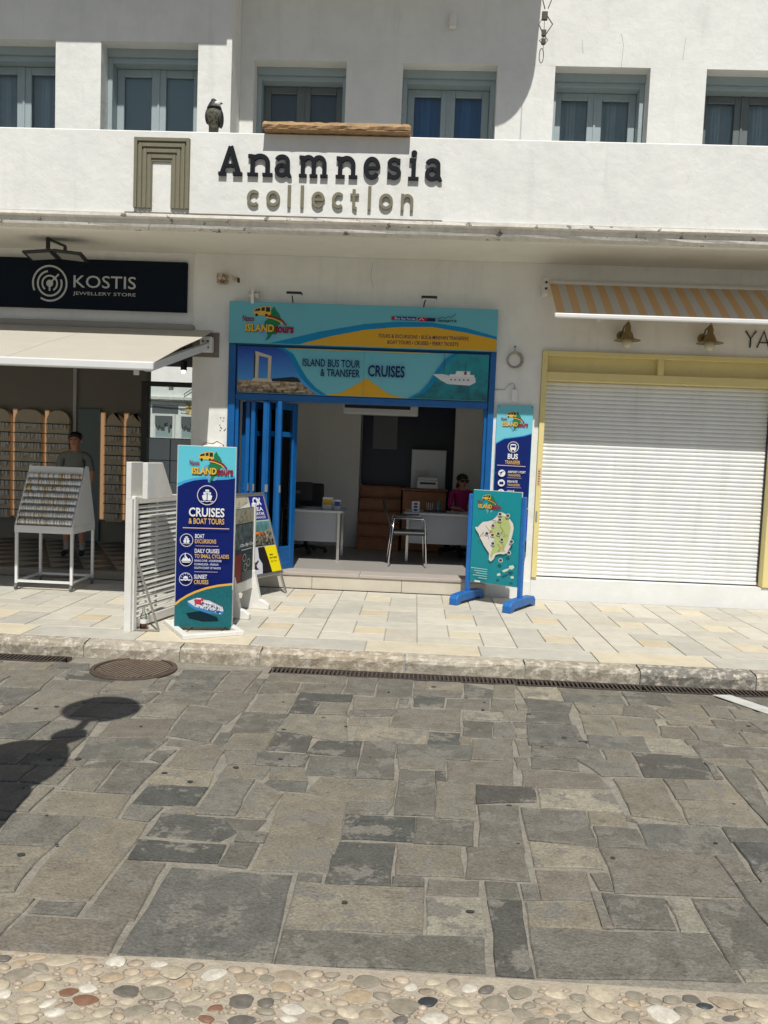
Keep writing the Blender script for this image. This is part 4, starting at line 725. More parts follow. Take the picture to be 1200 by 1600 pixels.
A.poly('printed_hull', [(.16,2.62),(.28,2.625),(.40,2.60),(.66,2.60),(.67,2.54),(.60,2.50),(.34,2.51),(.26,2.55)], (225,228,230))
A.polys('printed_cabin', [[(.42,2.61),(.60,2.61),(.60,2.665),(.44,2.665)],[(.36,2.60),(.65,2.60),(.65,2.625),(.36,2.625)]], (238,238,236))
A.polys('printed_mast', [[(.29,2.62),(.295,2.62),(.293,2.86),(.289,2.86)],[(.545,2.66),(.55,2.66),(.549,2.80),(.546,2.80)]], (60,60,60))
A.polys('printed_porthole', [[(x,2.555),(x+.018,2.555),(x+.018,2.57),(x,2.57)] for x in (.37,.42,.47,.52,.57)]+[[(.53,2.625),(.56,2.625),(.56,2.66),(.53,2.66)]], (150,60,60))
A.text('ISLAND BUS TOUR', -1.385,-.70,2.66,2.75,(25,35,95),.016); A.text('& TRANSFER', -1.17,-.70,2.548,2.638,(25,35,95),.016); A.text('CRUISES', -.605,-.17,2.565,2.70,(25,35,95),.02)
A.poly('seam', [(-.656,2.329),(-.653,2.329),(-.653,2.866),(-.656,2.866)], (90,140,150))
# folding doors stacked at the left
fd = thing('folding_door', 'stack of blue folding glazed door leaves opened to the left of the entrance', 'folding door', (0,0,.196))
leafs = [(-2.10,.50,84,.30),(-2.00,.34,98,.34),(-1.93,.36,78,.36),(-1.84,.30,97,.38),(-1.75,.32,80,.40),(-1.66,.28,96,.42),(-1.585,.26,60,.30),(-2.05,.42,91,.38)]
for i, (x, y, a, hw) in enumerate(leafs):
    dx, dy = math.cos(R(a)), math.sin(R(a))
    lf = obj('door_leaf', frame_mb(-hw*.62,hw*.62,.0,2.035,.085,-.027,.027).box(-hw*.55,hw*.55,-.018,.018,.0,.28).box(-hw*.55,hw*.55,-.018,.018,1.62,1.68), BLUE, fd, bevel=.006, loc=(x,y-.12,0), rot=(0,0,R(a)))
    obj('glass_pane', box(-hw*.56,hw*.56,-.003,.003,.28,1.97), CLEAR, lf)
    obj('hinge', MB().lathe([(.012,0),(.012,.09)],8,(-hw*.62,-.025,.95)), SILVER, lf)
# two arm lamps over the sign, cctv, cable box
for x, lab in ((-1.47,'left of two small black sign lamps over the blue sign'),(.08,'right of two small black sign lamps over the blue sign')):
    t = thing('sign_lamp', lab, 'sign lamp', (x,0,3.40), 0, 'lamps over the tour sign')
    obj('arm', MB().tube([(-.06,0,.0),(-.05,-.12,.04),(-.03,-.26,.055)],.008,6), BLACK, t)
    obj('head', MB().box(-.09,.09,-.33,-.24,.045,.075), BLACK, t, bevel=.008); obj('lens', box(-.08,.08,-.32,-.25,.041,.0445), DESK, t)
t = thing('conduit_bracket', 'small white conduit clip and bracket above the left end of the blue sign', 'bracket', (-1.99,0,3.36))
obj('pipe', MB().lathe([(.02,0),(.02,.16)],10,(0,-.13,0)), WHITEPAINT, t); obj('plate', MB().box(-.05,.06,-.1,0,.14,.17), OLDTRIM, t, bevel=.004); [obj('clamp', MB().lathe([(.03,-.02),(.03,.02)],10,(xq,-.09,.1),'x'), OLDTRIM, t) for xq in (-.03,.045)]
t = thing('security_camera', 'rusty white security camera on the wall left of the blue sign', 'security camera', (-2.31,0,3.64))
RUSTW = mat('rusty_white', s2l((190,178,160)), .7, var=.2, scale=20, tint=s2l((110,70,45)), tscale=18, tlo=.5, thi=.62)
obj('junction_box', MB().box(-.12,-.01,-.09,0,-.05,.07), RUSTW, t, bevel=.008); obj('bracket', MB().tube([(0,-.05,.0),(.06,-.1,.01),(.1,-.12,0)],.018,8), RUSTW, t)
obj('body', MB().box(-.07,.07,-.035,.035,-.03,.035), RUSTW, t, bevel=.01, loc=(.1,-.15,-.01), rot=(0,R(18),R(-30)))
obj('lens', MB().lathe([(.024,0),(.026,.015)],12,(.16,-.185,-.035),'x'), BLACK, t)
t = thing('cable_coil', 'coil of grey cable hung on a nail right of the blue sign', 'cable coil', (1.115,-.03,2.82))
GREYC = mat('grey_cable', s2l((165,160,148)), .5)
for k in range(5):
    r_ = .075+.006*k; obj('loop', MB().tube([(r_*math.cos(a_)+.006*math.sin(k*2), -.006*k*.6, (r_+.004*k)*math.sin(a_)*(1-.04*k)) for a_ in [q*.3142 for q in range(20)]], .0055, 6, closed=True), GREYC, t, smooth=True)
obj('nail', MB().lathe([(.008,-.02),(.008,.03)],8,(0,0,.155),'y'), BLACK, t); obj('tie', MB().tube([(0,-.01,.15),(-.006,-.012,.08)],.003,5), GREYC, t)
t = thing('wall_socket', 'small white box with a thin cable on the wall above the bus poster', 'socket box', (1.135,0,2.43))
obj('box', MB().box(-.035,.035,-.04,0,-.09,.05), WHITEMETAL, t, bevel=.008); obj('cable', MB().tube([(-.235,-.008,.04),(-.12,-.008,.04),(-.08,-.01,.09),(-.03,-.012,.12),(0,-.012,.1),(0,-.015,.05)],.004,6), GREYC, t, smooth=True)
# bus transfer poster on the wall
po = thing('bus_transfer_poster', 'tall light and dark blue bus transfer poster fixed to the wall', 'poster', (.945,0,.49))
po.location.x = .94
W_ = .425; H_ = 1.80
obj('board', box(0,W_,-.03,-.012,0,H_), flat((120,205,222)), po)
A = Art('', po, -.0305)
A.poly('navy_field', [(.004,0+.31),(W_-.004,.31),(W_-.004,1.47),(.33,1.44),(.22,1.42),(.10,1.40),(.004,1.34)], (14,38,110))
A.band('wave_line', [(.004,1.345),(.10,1.405),(.22,1.425),(.33,1.445),(W_-.004,1.475)], .012, (60,150,215))
island_logo(A, .03, 1.49, .36, .24)
A.ring('icon_ring', .21,1.31,.065,.065,.006,(240,240,240)); A.poly('icon_bus', [(.175,1.275),(.245,1.275),(.245,1.33),(.235,1.345),(.185,1.345),(.175,1.33)], (240,240,240)); A.poly('icon_window', [(.185,1.305),(.235,1.305),(.235,1.33),(.185,1.33)], (14,38,110))
A.polys('icon_wheel', [[(.185,1.26),(.198,1.26),(.198,1.276),(.185,1.276)],[(.222,1.26),(.235,1.26),(.235,1.276),(.222,1.276)]], (240,240,240))
A.text('BUS',.15,.27,1.165,1.23,(245,245,245),.03); A.text('TRANSFER',.12,.30,1.105,1.15,(235,190,90),.012)
A.poly('rule', [(.03,1.085),(W_-.06,1.08),(W_-.06,1.088),(.03,1.093)], (215,190,200))
for k, (a_, b_) in enumerate((('AIRPORT / PORT','TRANSFERS'),('PRIVATE','TRANSFERS'),('GROUP','SERVICES'),('TOURIST','INFORMATION'))):
    z = .995-k*.115; A.disc('icon_disc', .09, z, .042,.042,(240,240,240)); 
    if k == 0: A.polys('icon_plane', [[(.065,z-.004),(.115,z+.02),(.118,z+.028),(.062,z+.008)],[(.08,z-.022),(.1,z+.02),(.088,z+.02),(.07,z-.018)]], (14,38,110))
    elif k == 1: A.polys('icon_people', [[(.065+q,z-.018),(.085+q,z-.018),(.085+q,z+.006),(.075+q,z+.02),(.065+q,z+.006)] for q in (0,.018,.03)], (14,38,110))
    elif k == 2: A.polys('icon_case', [[(.068,z-.02),(.112,z-.02),(.112,z+.014),(.068,z+.014)],[(.082,z+.014),(.098,z+.014),(.098,z+.024),(.082,z+.024)]], (14,38,110))
    else: A.text('i', .084,.096,z-.022,z+.024,(14,38,110),.03)
    A.text(a_, .16,.16+(.21 if k == 0 else .12 if k != 2 else .085),z+.006,z+.034,(245,245,245),.012); A.text(b_, .16,.16+(.15 if k < 2 else .13 if k == 2 else .19),z-.034,z-.006,(235,190,90),.004)
    if k < 3: A.poly('rule', [(.155,z-.052),(W_-.10,z-.052),(W_-.10,z-.048),(.155,z-.048)], (215,190,200))
SEA2 = bpy.data.materials.new('printed_blue_sky'); SEA2.use_nodes = True; grad(SEA2, (30,150,225), (10,60,170), .6, .86, .2, 6)
A.poly('printed_sky', [(.004,.12),(W_-.004,.12),(W_-.004,.585-.0),(.2,.56),(.004,.49)], None, SEA2)
A.band('gold_curve', [(.004,.49),(.2,.56),(W_-.004,.588)], .016, (232,180,80))
A.poly('printed_coach', [(.18,.07),(W_-.004,.07),(W_-.004,.2),(.24,.2),(.19,.18)], (30,32,36)); A.poly('printed_road', [(.004,.004),(W_-.004,.004),(W_-.004,.07),(.004,.12)], (120,118,116))
A.polys('screw', [[(x-.006,z-.006),(x+.006,z-.006),(x+.006,z+.006),(x-.006,z+.006)] for x in (.02,W_-.02) for z in (1.78,1.0)], (70,80,90))
# electricity meter box
t = thing('meter_box', 'white electricity meter box with dark window on the pier', 'meter box', (-2.43,0,1.45))
obj('casing', MB().box(-.11,.10,-.16,0,-.02,.23), WHITEPAINT, t, bevel=.01); obj('meter_window', box(-.08,.05,-.166,-.161,0,.19), BLACK, t, bevel=.002); obj('cable', MB().tube([(-.15,-.02,-.3),(-.15,-.03,.2),(-.1,-.05,.26),(.0,-.06,.25),(.05,-.08,.28),(.12,-.04,.24),(.13,-.03,-.3)],.006,6), mat('brown_wire', s2l((110,75,60)), .6), t, smooth=True)
for k in range(3): obj('dial', box(-.07,.04,-.1685,-.1665,.03+k*.05,.045+k*.05), mat('dial_grey', (.12,.13,.14), .4), t)

# ============================================================ ROLLER SHUTTER SHOP
sh = thing('roller_shutter', 'closed white roller shutter in a pale yellow frame', 'roller shutter', (0,0,0))
obj('frame_post', box(1.443,1.505, -.035,.10, .252,2.945), YELLOW, sh, bevel=.004); obj('frame_post', box(4.165,4.30, -.035,.10, .252,2.945), YELLOW, sh, bevel=.004)
obj('frame_head', box(1.505,4.165, -.033,.09, 2.885,2.945), YELLOW, sh, bevel=.004); obj('frame_rail', box(1.505,4.165, -.028,.16, 2.60,2.70), YELLOW, sh, bevel=.004)
obj('frame_mullion', box(2.79,2.86, -.026,.09, 2.70,2.885), YELLOW, sh, bevel=.004); obj('transom_panel', box(1.505,4.165, .05,.08, 2.70,2.885), YELLOW, sh)
sp = [(0,0),(-.009,.006),(-.0135,.018),(-.014,.028),(-.010,.040),(-.002,.046),(0,.0475),(.006,.0475),(.006,0)]
slat = mesh_of(MB().profx(sp, 1.507, 4.163), 'slat', SHUT)
nsl = 47; PIT = (2.60-.30)/nsl
for k in range(nsl): link('slat', slat, sh, (0,.125,.30+k*PIT)).scale = (1,1,PIT/.0485)
obj('bottom_bar', box(1.507,4.163,.095,.135,.262,.297), SHUT, sh, bevel=.004)
obj('guide', box(1.507,1.52,.09,.15,.26,2.6), SHUT, sh); obj('guide', box(4.15,4.163,.09,.15,.26,2.6), DARK, sh)
lock = obj('lock_plate', box(1.455,1.475,-.037,-.0355,.92,1.05), SILVER, sh); A = Art('', sh, -.0355)
A.poly('sticker', [(1.452,1.35),(1.492,1.35),(1.492,1.56),(1.452,1.56)], (225,190,160)); A.polys('sticker_mark', [[(1.462,1.37+.03*k),(1.48,1.37+.03*k),(1.48,1.38+.03*k),(1.462,1.38+.03*k)] for k in range(6)], (60,50,45))
yal = thing('wall_lettering', 'thin black letters YA on the wall by the right edge', 'lettering', (0,0,0))
LB = .05
obj('letter', MB().ribbon([(3.775,3.25),(3.835,3.16),(3.895,3.25)],.013,-.018,-.004).ribbon([(3.835,3.158),(3.835,3.06)],.013,-.0175,-.0035), BLACK, yal)
obj('letter', MB().ribbon([(3.915,3.06),(3.985,3.25),(4.055,3.06)],.013,-.018,-.004).ribbon([(3.94,3.12),(4.03,3.12)],.011,-.0175,-.0035), BLACK, yal)
obj('letter', MB().ribbon([(4.12,3.06),(4.12,3.25),(4.24,3.06),(4.24,3.25)],.013,-.018,-.004), BLACK, yal)
BRASS = mat('aged_ochre_metal', s2l((140,122,84)), .45, metal=.3, var=.15, scale=20); GLOBE = mat('frosted_globe', s2l((196,190,165)), .25)
for x, lab in ((2.375,'left of two brass wall lamps above the roller shutter'),(3.31,'right of two brass wall lamps above the roller shutter, nearer the lettering')):
    t = thing('wall_lamp', lab, 'wall lamp', (x,0,3.07), 0, 'brass lamps above the shutter')
    obj('wall_plate', MB().lathe([(.06,-.025),(.055,-.03),(.03,-.04),(.03,0)],20,(-.03,0,.07),'y'), BRASS, t, smooth=False); obj('arm', MB().tube([(-.03,-.03,.07),(-.03,-.1,.16),(0,-.17,.2),(0,-.18,.17)],.01,8), BRASS, t, smooth=True)
    obj('lamp_shade', MB().lathe([(.022,.20),(.026,.17),(.034,.16),(.034,.10),(.048,.09),(.06,.06),(.075,.022),(.148,.0),(.15,-.004),(.075,.012),(.03,.05)],28,(0,-.18,0)), BRASS, t, smooth=True)
    obj('bulb_globe', MB().ell((0,-.18,-.03),(.058,.058,.062),20,12), GLOBE, t, smooth=True); obj('hook', MB().tube([(.0,-.18,.2),(.012,-.18,.235),(0,-.18,.25),(-.012,-.18,.235),(0,-.18,.2)],.004,6), BRASS, t)
# striped awning, half closed
STR = bpy.data.materials.new('striped_canvas'); STR.use_nodes = True
n = STR.node_tree.nodes; l = STR.node_tree.links; tc = n.new('ShaderNodeTexCoord'); sx = n.new('ShaderNodeSeparateXYZ'); l.new(tc.outputs['Object'], sx.inputs[0])
dv = n.new('ShaderNodeMath'); dv.operation = 'DIVIDE'; dv.inputs[1].default_value = .178; l.new(sx.outputs['X'], dv.inputs[0]); fr_ = n.new('ShaderNodeMath'); fr_.operation = 'FRACT'; l.new(dv.outputs[0], fr_.inputs[0])
gt = n.new('ShaderNodeMath'); gt.operation = 'GREATER_THAN'; gt.inputs[1].default_value = .5; l.new(fr_.outputs[0], gt.inputs[0]); mx = n.new('ShaderNodeMix'); mx.data_type = 'RGBA'
mx.inputs[6].default_value = (*s2l((212,172,122)),1); mx.inputs[7].default_value = (*s2l((200,195,184)),1); l.new(gt.outputs[0], mx.inputs[0]); l.new(mx.outputs[2], n['Principled BSDF'].inputs['Base Color']); n['Principled BSDF'].inputs['Roughness'].default_value = .9
aw = thing('striped_awning', 'half closed awning with orange and cream stripes above the roller shutter', 'awning', (1.47,0,0))
def sheet_mb(x0, x1, P, th=.006, nx=24):
    mb = MB(); V = []; F = []; m = len(P)
    for i in range(nx+1):
        x = x0+(x1-x0)*i/nx
        for y, z in P: V.append((x,y,z+.0))
        for y, z in P[::-1]: V.append((x,y,z-th))
    q = 2*m
    for i in range(nx):
        for k in range(q): F.append((i*q+k,i*q+(k+1)%q,(i+1)*q+(k+1)%q,(i+1)*q+k))
    F += [tuple(range(q-1,-1,-1)), tuple(range(nx*q,(nx+1)*q))]
    return mb.add(V, F)
obj('canvas', sheet_mb(.0,5.2,[(-.04,3.735),(-.3,3.555),(-.5,3.41),(-.70,3.262)]), STR, aw)
obj('valance', sheet_mb(.0,5.2,[(-.705,3.262),(-.712,3.255)],.01), STR, aw); obj('front_bar', box(-.03,5.23,-.745,-.70,3.205,3.256), WHITEMETAL, aw, bevel=.012, seg=2)
obj('roller', MB().lathe([(.04,0),(.04,5.2)],16,(0,-.05,3.71),'x'), WHITEMETAL, aw); obj('end_bracket', MB().box(-.09,-.01,-.16,0,3.56,3.76), OLDTRIM, aw, bevel=.01); [obj('bolt', MB().lathe([(.015,-.17),(.015,-.15)],8,(-.05,0,zq),'y'), BLACK, aw) for zq in (3.70,3.63)]
obj('folding_arm', MB().bar((.45,-.70,3.20),(1.2,-.1,3.50),.035), WHITEMETAL, aw)
# ============================================================ JEWELLERY SHOP
ks = thing('jewellery_shop_sign', 'dark navy jewellery shop sign with white ring logo and lettering', 'sign', (0,0,0))
obj('board', box(-6.6,-2.803,-.03,.029,3.248,3.832), NAVYSIGN, ks, bevel=.004)
WHT = (196,198,196); A = Art('', ks, -.0305)
def rarc(cx, cz, r, w_, a0, a1):
    P_ = arc(cx, cz, r, r, a0, a1, 26); A.band('logo_ring', P_, w_, WHT)
cx, cz = -4.455,3.535
rarc(cx,cz,.205,.022,-122,205); rarc(cx,cz,.145,.022,100,380); rarc(cx,cz,.145,.022,35,75) if False else None
rarc(cx,cz,.145,.022,60,98) if False else None; rarc(cx,cz,.09,.02,-60,230); A.disc('logo_dot',cx,cz,.042,.042,WHT)
A.band('logo_ring',[(cx+.03,cz+.03),(cx+.11,cz+.11)],.02,WHT); A.band('logo_ring',[(cx+.0,cz-.04),(cx,cz-.09)],.02,WHT); rarc(cx,cz,.178,.012,200,238) if False else None
A.text('KOSTIS', -4.165,-3.41,3.495,3.64,WHT,.004); A.text('JEWELLERY STORE', -4.17,-3.41,3.398,3.448,WHT,.0)
ja = thing('cream_awning', 'extended cream canvas awning over the jewellery shop', 'awning', (0,0,0))
QF, ZF = -2.25, 2.385
obj('canvas', sheet_mb(-7.6,-2.47,[(-.03,3.045),(-.6,2.865),(-1.3,2.68),(QF,ZF+.01)]), CANVAS, ja)
for x in (-3.9,-5.3): obj('seam', box(x,x+.012,-.02,-.018,3.0,3.001) if False else sheet_mb(x,x+.014,[(-.03,3.047),(-.6,2.867),(-1.3,2.682),(QF,ZF+.012)],.001,1), mat('canvas_seam', s2l((190,180,155)), .9), ja)
obj('front_bar', box(-7.6,-2.43,QF-.05,QF+.01,ZF-.05,ZF+.03), WHITEMETAL, ja, bevel=.014, seg=2)
obj('roller_box', box(-7.6,-2.70,-.10,.02,3.02,3.10), mat('awning_box', s2l((150,146,138)), .6), ja, bevel=.02, seg=2)
obj('folding_arm', MB().bar((-2.53,-.12,2.84),(-2.50,QF,ZF-.02),.06,.075), WHITEMETAL, ja); obj('folding_arm', MB().bar((-2.62,QF+.05,ZF-.06),(-3.1,-.9,2.62),.05,.06), WHITEMETAL, ja)
obj('end_bracket', MB().box(-2.72,-2.40,-.015,.0,2.73,3.02), mat('bracket_plate', s2l((120,112,104)), .7, var=.2, scale=20), ja, bevel=.003); obj('bracket_block', MB().box(-2.60,-2.46,-.14,-.016,2.78,2.96), WHITEMETAL, ja, bevel=.012); [obj('bolt', MB().lathe([(.012,-.16),(.012,-.14)],8,(xq,0,zq),'y'), BLACK, ja) for xq in (-2.56,-2.5) for zq in (2.9,2.83)]
fl = thing('flood_light', 'black twin floodlight on an iron bracket under the canopy', 'floodlight', (-4.16,-.5,3.95))
obj('bracket', MB().bar((-.10,0,0),(-.10,0,-.17),.035).bar((-.10,0,-.012),(.12,-.05,-.10),.03).bar((.12,-.05,-.10),(.12,-.05,-.19),.03), BLACK, fl)
for s, a_ in ((-.17,-5),(.17,5)):
    h = obj('lamp_head', box(-.17,.17,-.11,.11,-.012,.018), BLACK, fl, bevel=.008, loc=(s,-.02,-.20), rot=(R(-12),R(a_),0)); obj('lens', box(-.13,.13,-.08,.08,-.016,-.0125), mat('lens_grey', (.25,.25,.23), .2), h)
# interior
obj('jewellery_floor', box(-9,-2.74,-.02,4.0,-.1,.088), mat('checker_light', s2l((176,168,150)), .3, var=.05, scale=4), bld)
obj('jewellery_threshold', box(-9,-2.74,-.06,.02,0,.095), mat('threshold_stone', s2l((150,142,128)), .7, var=.1, scale=6), bld, bevel=.004)
DT = mat('dark_triangle_tile', (.02,.018,.017), .3); mb = MB()
for i in range(-16, 4):
    for j in range(0, 8):
        x = -3.2+i*.42+(j % 2)*.21; y = .1+j*.42
        if x < -8.9 or x > -3.1: continue
        mb.slabp([(x,y),(x+.42,y),(x+.21,y+.40)], .0885, .0915)
stuff(obj('dark_floor_triangles', mb, DT, bld))
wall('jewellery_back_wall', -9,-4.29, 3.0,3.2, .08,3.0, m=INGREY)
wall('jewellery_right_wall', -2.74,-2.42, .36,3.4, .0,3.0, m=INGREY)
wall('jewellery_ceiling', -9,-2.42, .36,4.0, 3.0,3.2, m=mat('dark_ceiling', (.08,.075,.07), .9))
wall('jewellery_corner_strip', -5.45,-5.40, 2.95,2.999, .09,2.98, m=INWALL)
t = thing('back_door', 'pale blue grey door between the lit display panels', 'door', (-5.17,2.94,.09)); obj('leaf', box(-.19,.16,0,.04,0,2.1), mat('pale_blue_door', s2l((120,136,138)), .6), t, bevel=.004); obj('handle', box(-.15,-.12,-.04,0,.95,1.08), BLACK, t)
STRIP = emis('warm_strip_light', (1.0,.60,.32), .27); PANEL = mat('display_panel', s2l((214,200,174)), .7, var=.05)
def arched(x0, x1, h, r=.16, n=6):
    return [(x0,0),(x1,0),(x1,h-r)]+[(x1-r+r*math.cos(R(a)), h-r+r*math.sin(R(a))) for a in range(15,91,15)]+[(x0+r-r*math.cos(R(90-a)), h-r+r*math.sin(R(90-a))) for a in range(0,91,15)]
CARDM = mat('jewellery_card', (.72,.70,.66), .6, var=.3, scale=60); RAILM = mat('black_rail', (.01,.01,.01), .5)
names = ['far left','second from the left','third from the left, beside the pale door','fourth, right of the pale door','right hand','extreme left, cut by the frame']
for i, (a, b) in enumerate(((-6.78,-6.42),(-6.34,-5.90),(-5.83,-5.47),(-4.93+.06,-4.62),(-4.56,-4.32),(-7.3,-6.86))):
    H = 1.72; t = thing('wall_display', 'arched wall display of hanging jewellery, '+names[i], 'display panel', (a,2.86,.42), 0, 'arched jewellery displays'); w_ = b-a
    obj('panel', MB().prism(arched(0,w_,H), 0, .09), PANEL, t)
    rr = random.Random(i)
    for k in range(10):
        z = .08+k*.152; obj('rail', box(-.03,w_+.03,-.03,-.015,z+.05,z+.062), RAILM, t); mb = MB(); x = .015
        while x < w_-.03:
            c_ = rr.uniform(.02,.05); hh = rr.uniform(.04,.10); mb.box(x,x+c_,-.045,-.035,z+.052-hh,z+.05); x += c_+rr.uniform(.004,.02)
        stuff(obj('jewellery_cards', mb, CARDM, t))
for x in (-6.38,-5.865,-4.965,-4.59):
    t = thing('light_strip', {-6.38:'leftmost of the warm light strips between display panels',-5.865:'second warm light strip from the left, between display panels',-4.965:'warm light strip just right of the pale door',-4.59:'rightmost of the warm light strips'}[x], 'light strip', (x,2.93,.45), 0, 'warm light strips')
    obj('tube', box(-.026,.026,0,.03,0,1.68), STRIP, t, bevel=.004); obj('housing', box(-.045,.045,.031,.065,-.02,1.70), PANEL, t)
for x, y, z, lab in ((-3.0,.6,2.62,'left ceiling spotlight glowing inside the jewellery shop'),(-2.86,1.1,2.55,'right ceiling spotlight glowing inside the jewellery shop')):
    t = thing('ceiling_spotlight', lab, 'spotlight', (x,y,z), 0, 'ceiling spotlights'); obj('can', MB().lathe([(.04,0),(.04,.12)],12), BLACK, t); obj('bulb', MB().ell((0,-.01,-.01),(.028,.02,.03),10,6), emis('spot_bulb', (1,.93,.8), 6), t); obj('stem', box(-.01,.01,-.01,.01,.12,3.0-z), BLACK, t)
# glass door at the right rear with the sunlit side street beyond
gd = thing('glass_side_door', 'black framed glass door at the right end of the jewellery shop', 'glass door', (0,0,0))
obj('frame', MB().box(-3.50,-3.42,.48,.54,.09,2.46), BLACK, gd); obj('frame', box(-3.42,-2.75,.482,.538,2.40,2.46), BLACK, gd); obj('pane', box(-3.42,-3.13,.505,.511,.1,2.40), CLEAR, gd); obj('pane', box(-3.12,-2.75,.505,.511,.1,2.40), CLEAR, gd)
obj('patch_fitting', box(-3.155,-3.105,.49,.525,2.36,2.41), WHITEMETAL, gd); 
gc = thing('grey_panelled_cabinet', 'grey cabinet of wide metal panels behind the lattice screen', 'cabinet', (-3.10,.24,.09)); CABG = mat('cabinet_grey', s2l((140,150,158)), .4)
obj('body', box(-.25,.34,.02,.2,0,1.66), mat('cabinet_edge', s2l((50,58,66)), .4), gc)
for k in range(6):
    for a, b in ((-.21,.052),(.062,.33)): obj('panel', box(a,b,0,.019,.02+k*.273,.287+k*.273), CABG, gc, bevel=.004)
fb = thing('side_street_house', 'sunlit white house across the side street seen through the glass door', 'house', (-7.3,14,0))
obj('wall', box(-8,1.6,0,.3,-.2,7), PLASTER, fb); obj('cornice', box(-8,1.6,-.12,0,3.02,3.10), OLDTRIM, fb)
for x0, x1 in ((-.50,.14),(.28,.72)):
    f_ = obj('window', frame_mb(x0,x1,1.2,2.60,.07,-.06,-.02), WHITEPAINT, fb); obj('pane', box(x0+.06,x1-.06,-.03,-.024,1.26,2.54), mat('pale_pane', s2l((150,165,165)), .2), f_); obj('bar', box(x0+.06,x1-.06,-.055,-.032,1.86,1.9), WHITEPAINT, f_)
    mb = MB(); rr = random.Random(3)
    xx = x0+.06
    while xx < x1-.1: h_ = rr.uniform(.2,.42); mb.box(xx,xx+.06,-.1,-.065,2.54-h_,2.54); xx += .055
    obj('fringed_curtain', mb, mat('fringe_grey', s2l((90,96,98)), .9), f_)
obj('niche_shade_panel', box(-.56,.22,-.008,.0,2.61,2.86), mat('niche_shade', s2l((84,88,92)), .8), fb); obj('cable', MB().tube([(.62,-.05,3.35),(.4,-.05,3.2),(.42,-.05,3.0),(.6,-.05,2.85),(.55,-.05,2.7),(.3,-.05,2.72)],.012,6), BLACK, fb, smooth=True); obj('cable', MB().tube([(-3,-.1,2.98),(-.6,-.13,3.0),(0,-.13,2.96),(1.5,-.13,2.99)],.018,6), BLACK, fb)  # flat dark panel paints in the shade of the recess over the window
obj('ochre_patch', box(.45,.75,-.012,-.004,2.62,2.92), mat('ochre_stain', s2l((226,196,130)), .8), fb)

# ============================================================ PARAPET SIGN, SHELF, BIRD
INK = mat('dark_letter_paint', (.006,.008,.012), .6, spec=.2); OLIVE = mat('olive_letter_paint', s2l((122,118,98)), .8, var=.08, scale=20)
an = thing('parapet_lettering', 'raised slab serif lettering Anamnesia collection on the white parapet', 'lettering', (0,OV,0))
def letter(mt, x, z, w_, h, strokes, sw, y0, y1):
    mb = MB()
    for k, (pts, ww) in enumerate(strokes):
        P_ = [(x+p[0]*w_, z+p[1]*h) for p in pts]; mb.ribbon(P_, (ww or 1)*sw, y0-.0006*k, y1+.0004*k)
    obj('letter', mb, mt, an, bevel=0)
def S(*p): return list(p)
ser = .62
L_n = [([(.20,1),(.20,0)],1),([(.02,.93),(.20,.93)],.8),([(.0,.05),(.42,.05)],.7),([(.60,.05),(1.0,.05)],.7),(arc(.50,.62,.30,.32,150,0,10)+[(.80,0)],1)]
L_a = [(arc(.40,.72,.30,.22,165,0,10)+[(.72,.25)]+arc(.84,.18,.12,.14,180,300,5),1),(arc(.38,.29,.28,.24,85,360,16)+[(.70,.42),(.38,.55)],.95)]
L_m = [([(.13,1),(.13,0)],1),([(.0,.93),(.13,.93)],.8),([(.0,.05),(.27,.05)],.7),([(.37,.05),(.64,.05)],.7),([(.74,.05),(1,.05)],.7),(arc(.32,.62,.19,.32,150,0,10)+[(.51,0)],1),(arc(.69,.62,.19,.32,150,0,10)+[(.88,0)],1)]
L_e = [(arc(.5,.5,.40,.44,0,325,24),1),([(.12,.5),(.92,.5)],.75)]
L_s = [(arc(.5,.73,.33,.21,20,270,14)[:-1]+arc(.5,.30,.36,.22,90,-160,16),1),([(.84,.98),(.84,.70)],.6),([(.13,.34),(.13,.02)],.6)]
L_i = [([(.5,1),(.5,0)],1),([(.08,.93),(.5,.93)],.8),([(.0,.05),(1,.05)],.7),(arc(.5,1.26,.001,.001,0,180,2),1)]
L_A = [([(.50,1.0),(.12,0)],.9),([(.50,1.0),(.88,0)],1.25),([(.25,.33),(.76,.33)],.75),([(.0,.035),(.34,.035)],.8),([(.62,.035),(1.02,.035)],.8)]
BZ = 4.478; XH = .208; ya, yb = -.034, -.010
letter(INK,-2.165,BZ,.245,.285,L_A,.043,ya,yb); letter(INK,-1.862,BZ,.262,XH,L_n,.046,ya,yb); letter(INK,-1.578,BZ,.190,XH,L_a,.043,ya,yb)
letter(INK,-1.325,BZ,.298,XH,L_m,.043,ya,yb); letter(INK,-.945,BZ,.225,XH,L_n,.045,ya,yb); letter(INK,-.655,BZ,.165,XH,L_e,.043,ya,yb)
letter(INK,-.42,BZ,.150,XH,L_s,.041,ya,yb); letter(INK,-.198,BZ,.11,XH,L_i[:3],.045,ya,yb); obj('letter_dot', MB().lathe([(.03,ya),(.03,yb)],16,(-.143,0,BZ+.262),'y'), INK, an)
letter(INK,-.025,BZ,.190,XH,L_a,.043,ya,yb)
ya, yb = -.030, -.006; CZ = 4.168; CH = .165; sw = .031
C_c = [(arc(.5,.5,.38,.40,48,312,20),1)]; C_o = [(arc(.5,.5,.37,.39,0,360,26),1)]; C_l = [([(.5,-.02),(.5,1)],1.05)]; C_e = [(arc(.5,.5,.37,.40,0,318,22),1),([(.14,.5),(.9,.5)],.8)]
C_t = [([(.35,1.2),(.35,.25)]+arc(.62,.20,.27,.17,180,280,6),1),([(.0,.85),(.85,.85)],.9)]; C_n = [([(.13,1),(.13,-.02)],1),(arc(.5,.58,.35,.32,160,0,10)+[(.85,-.02)],1)]
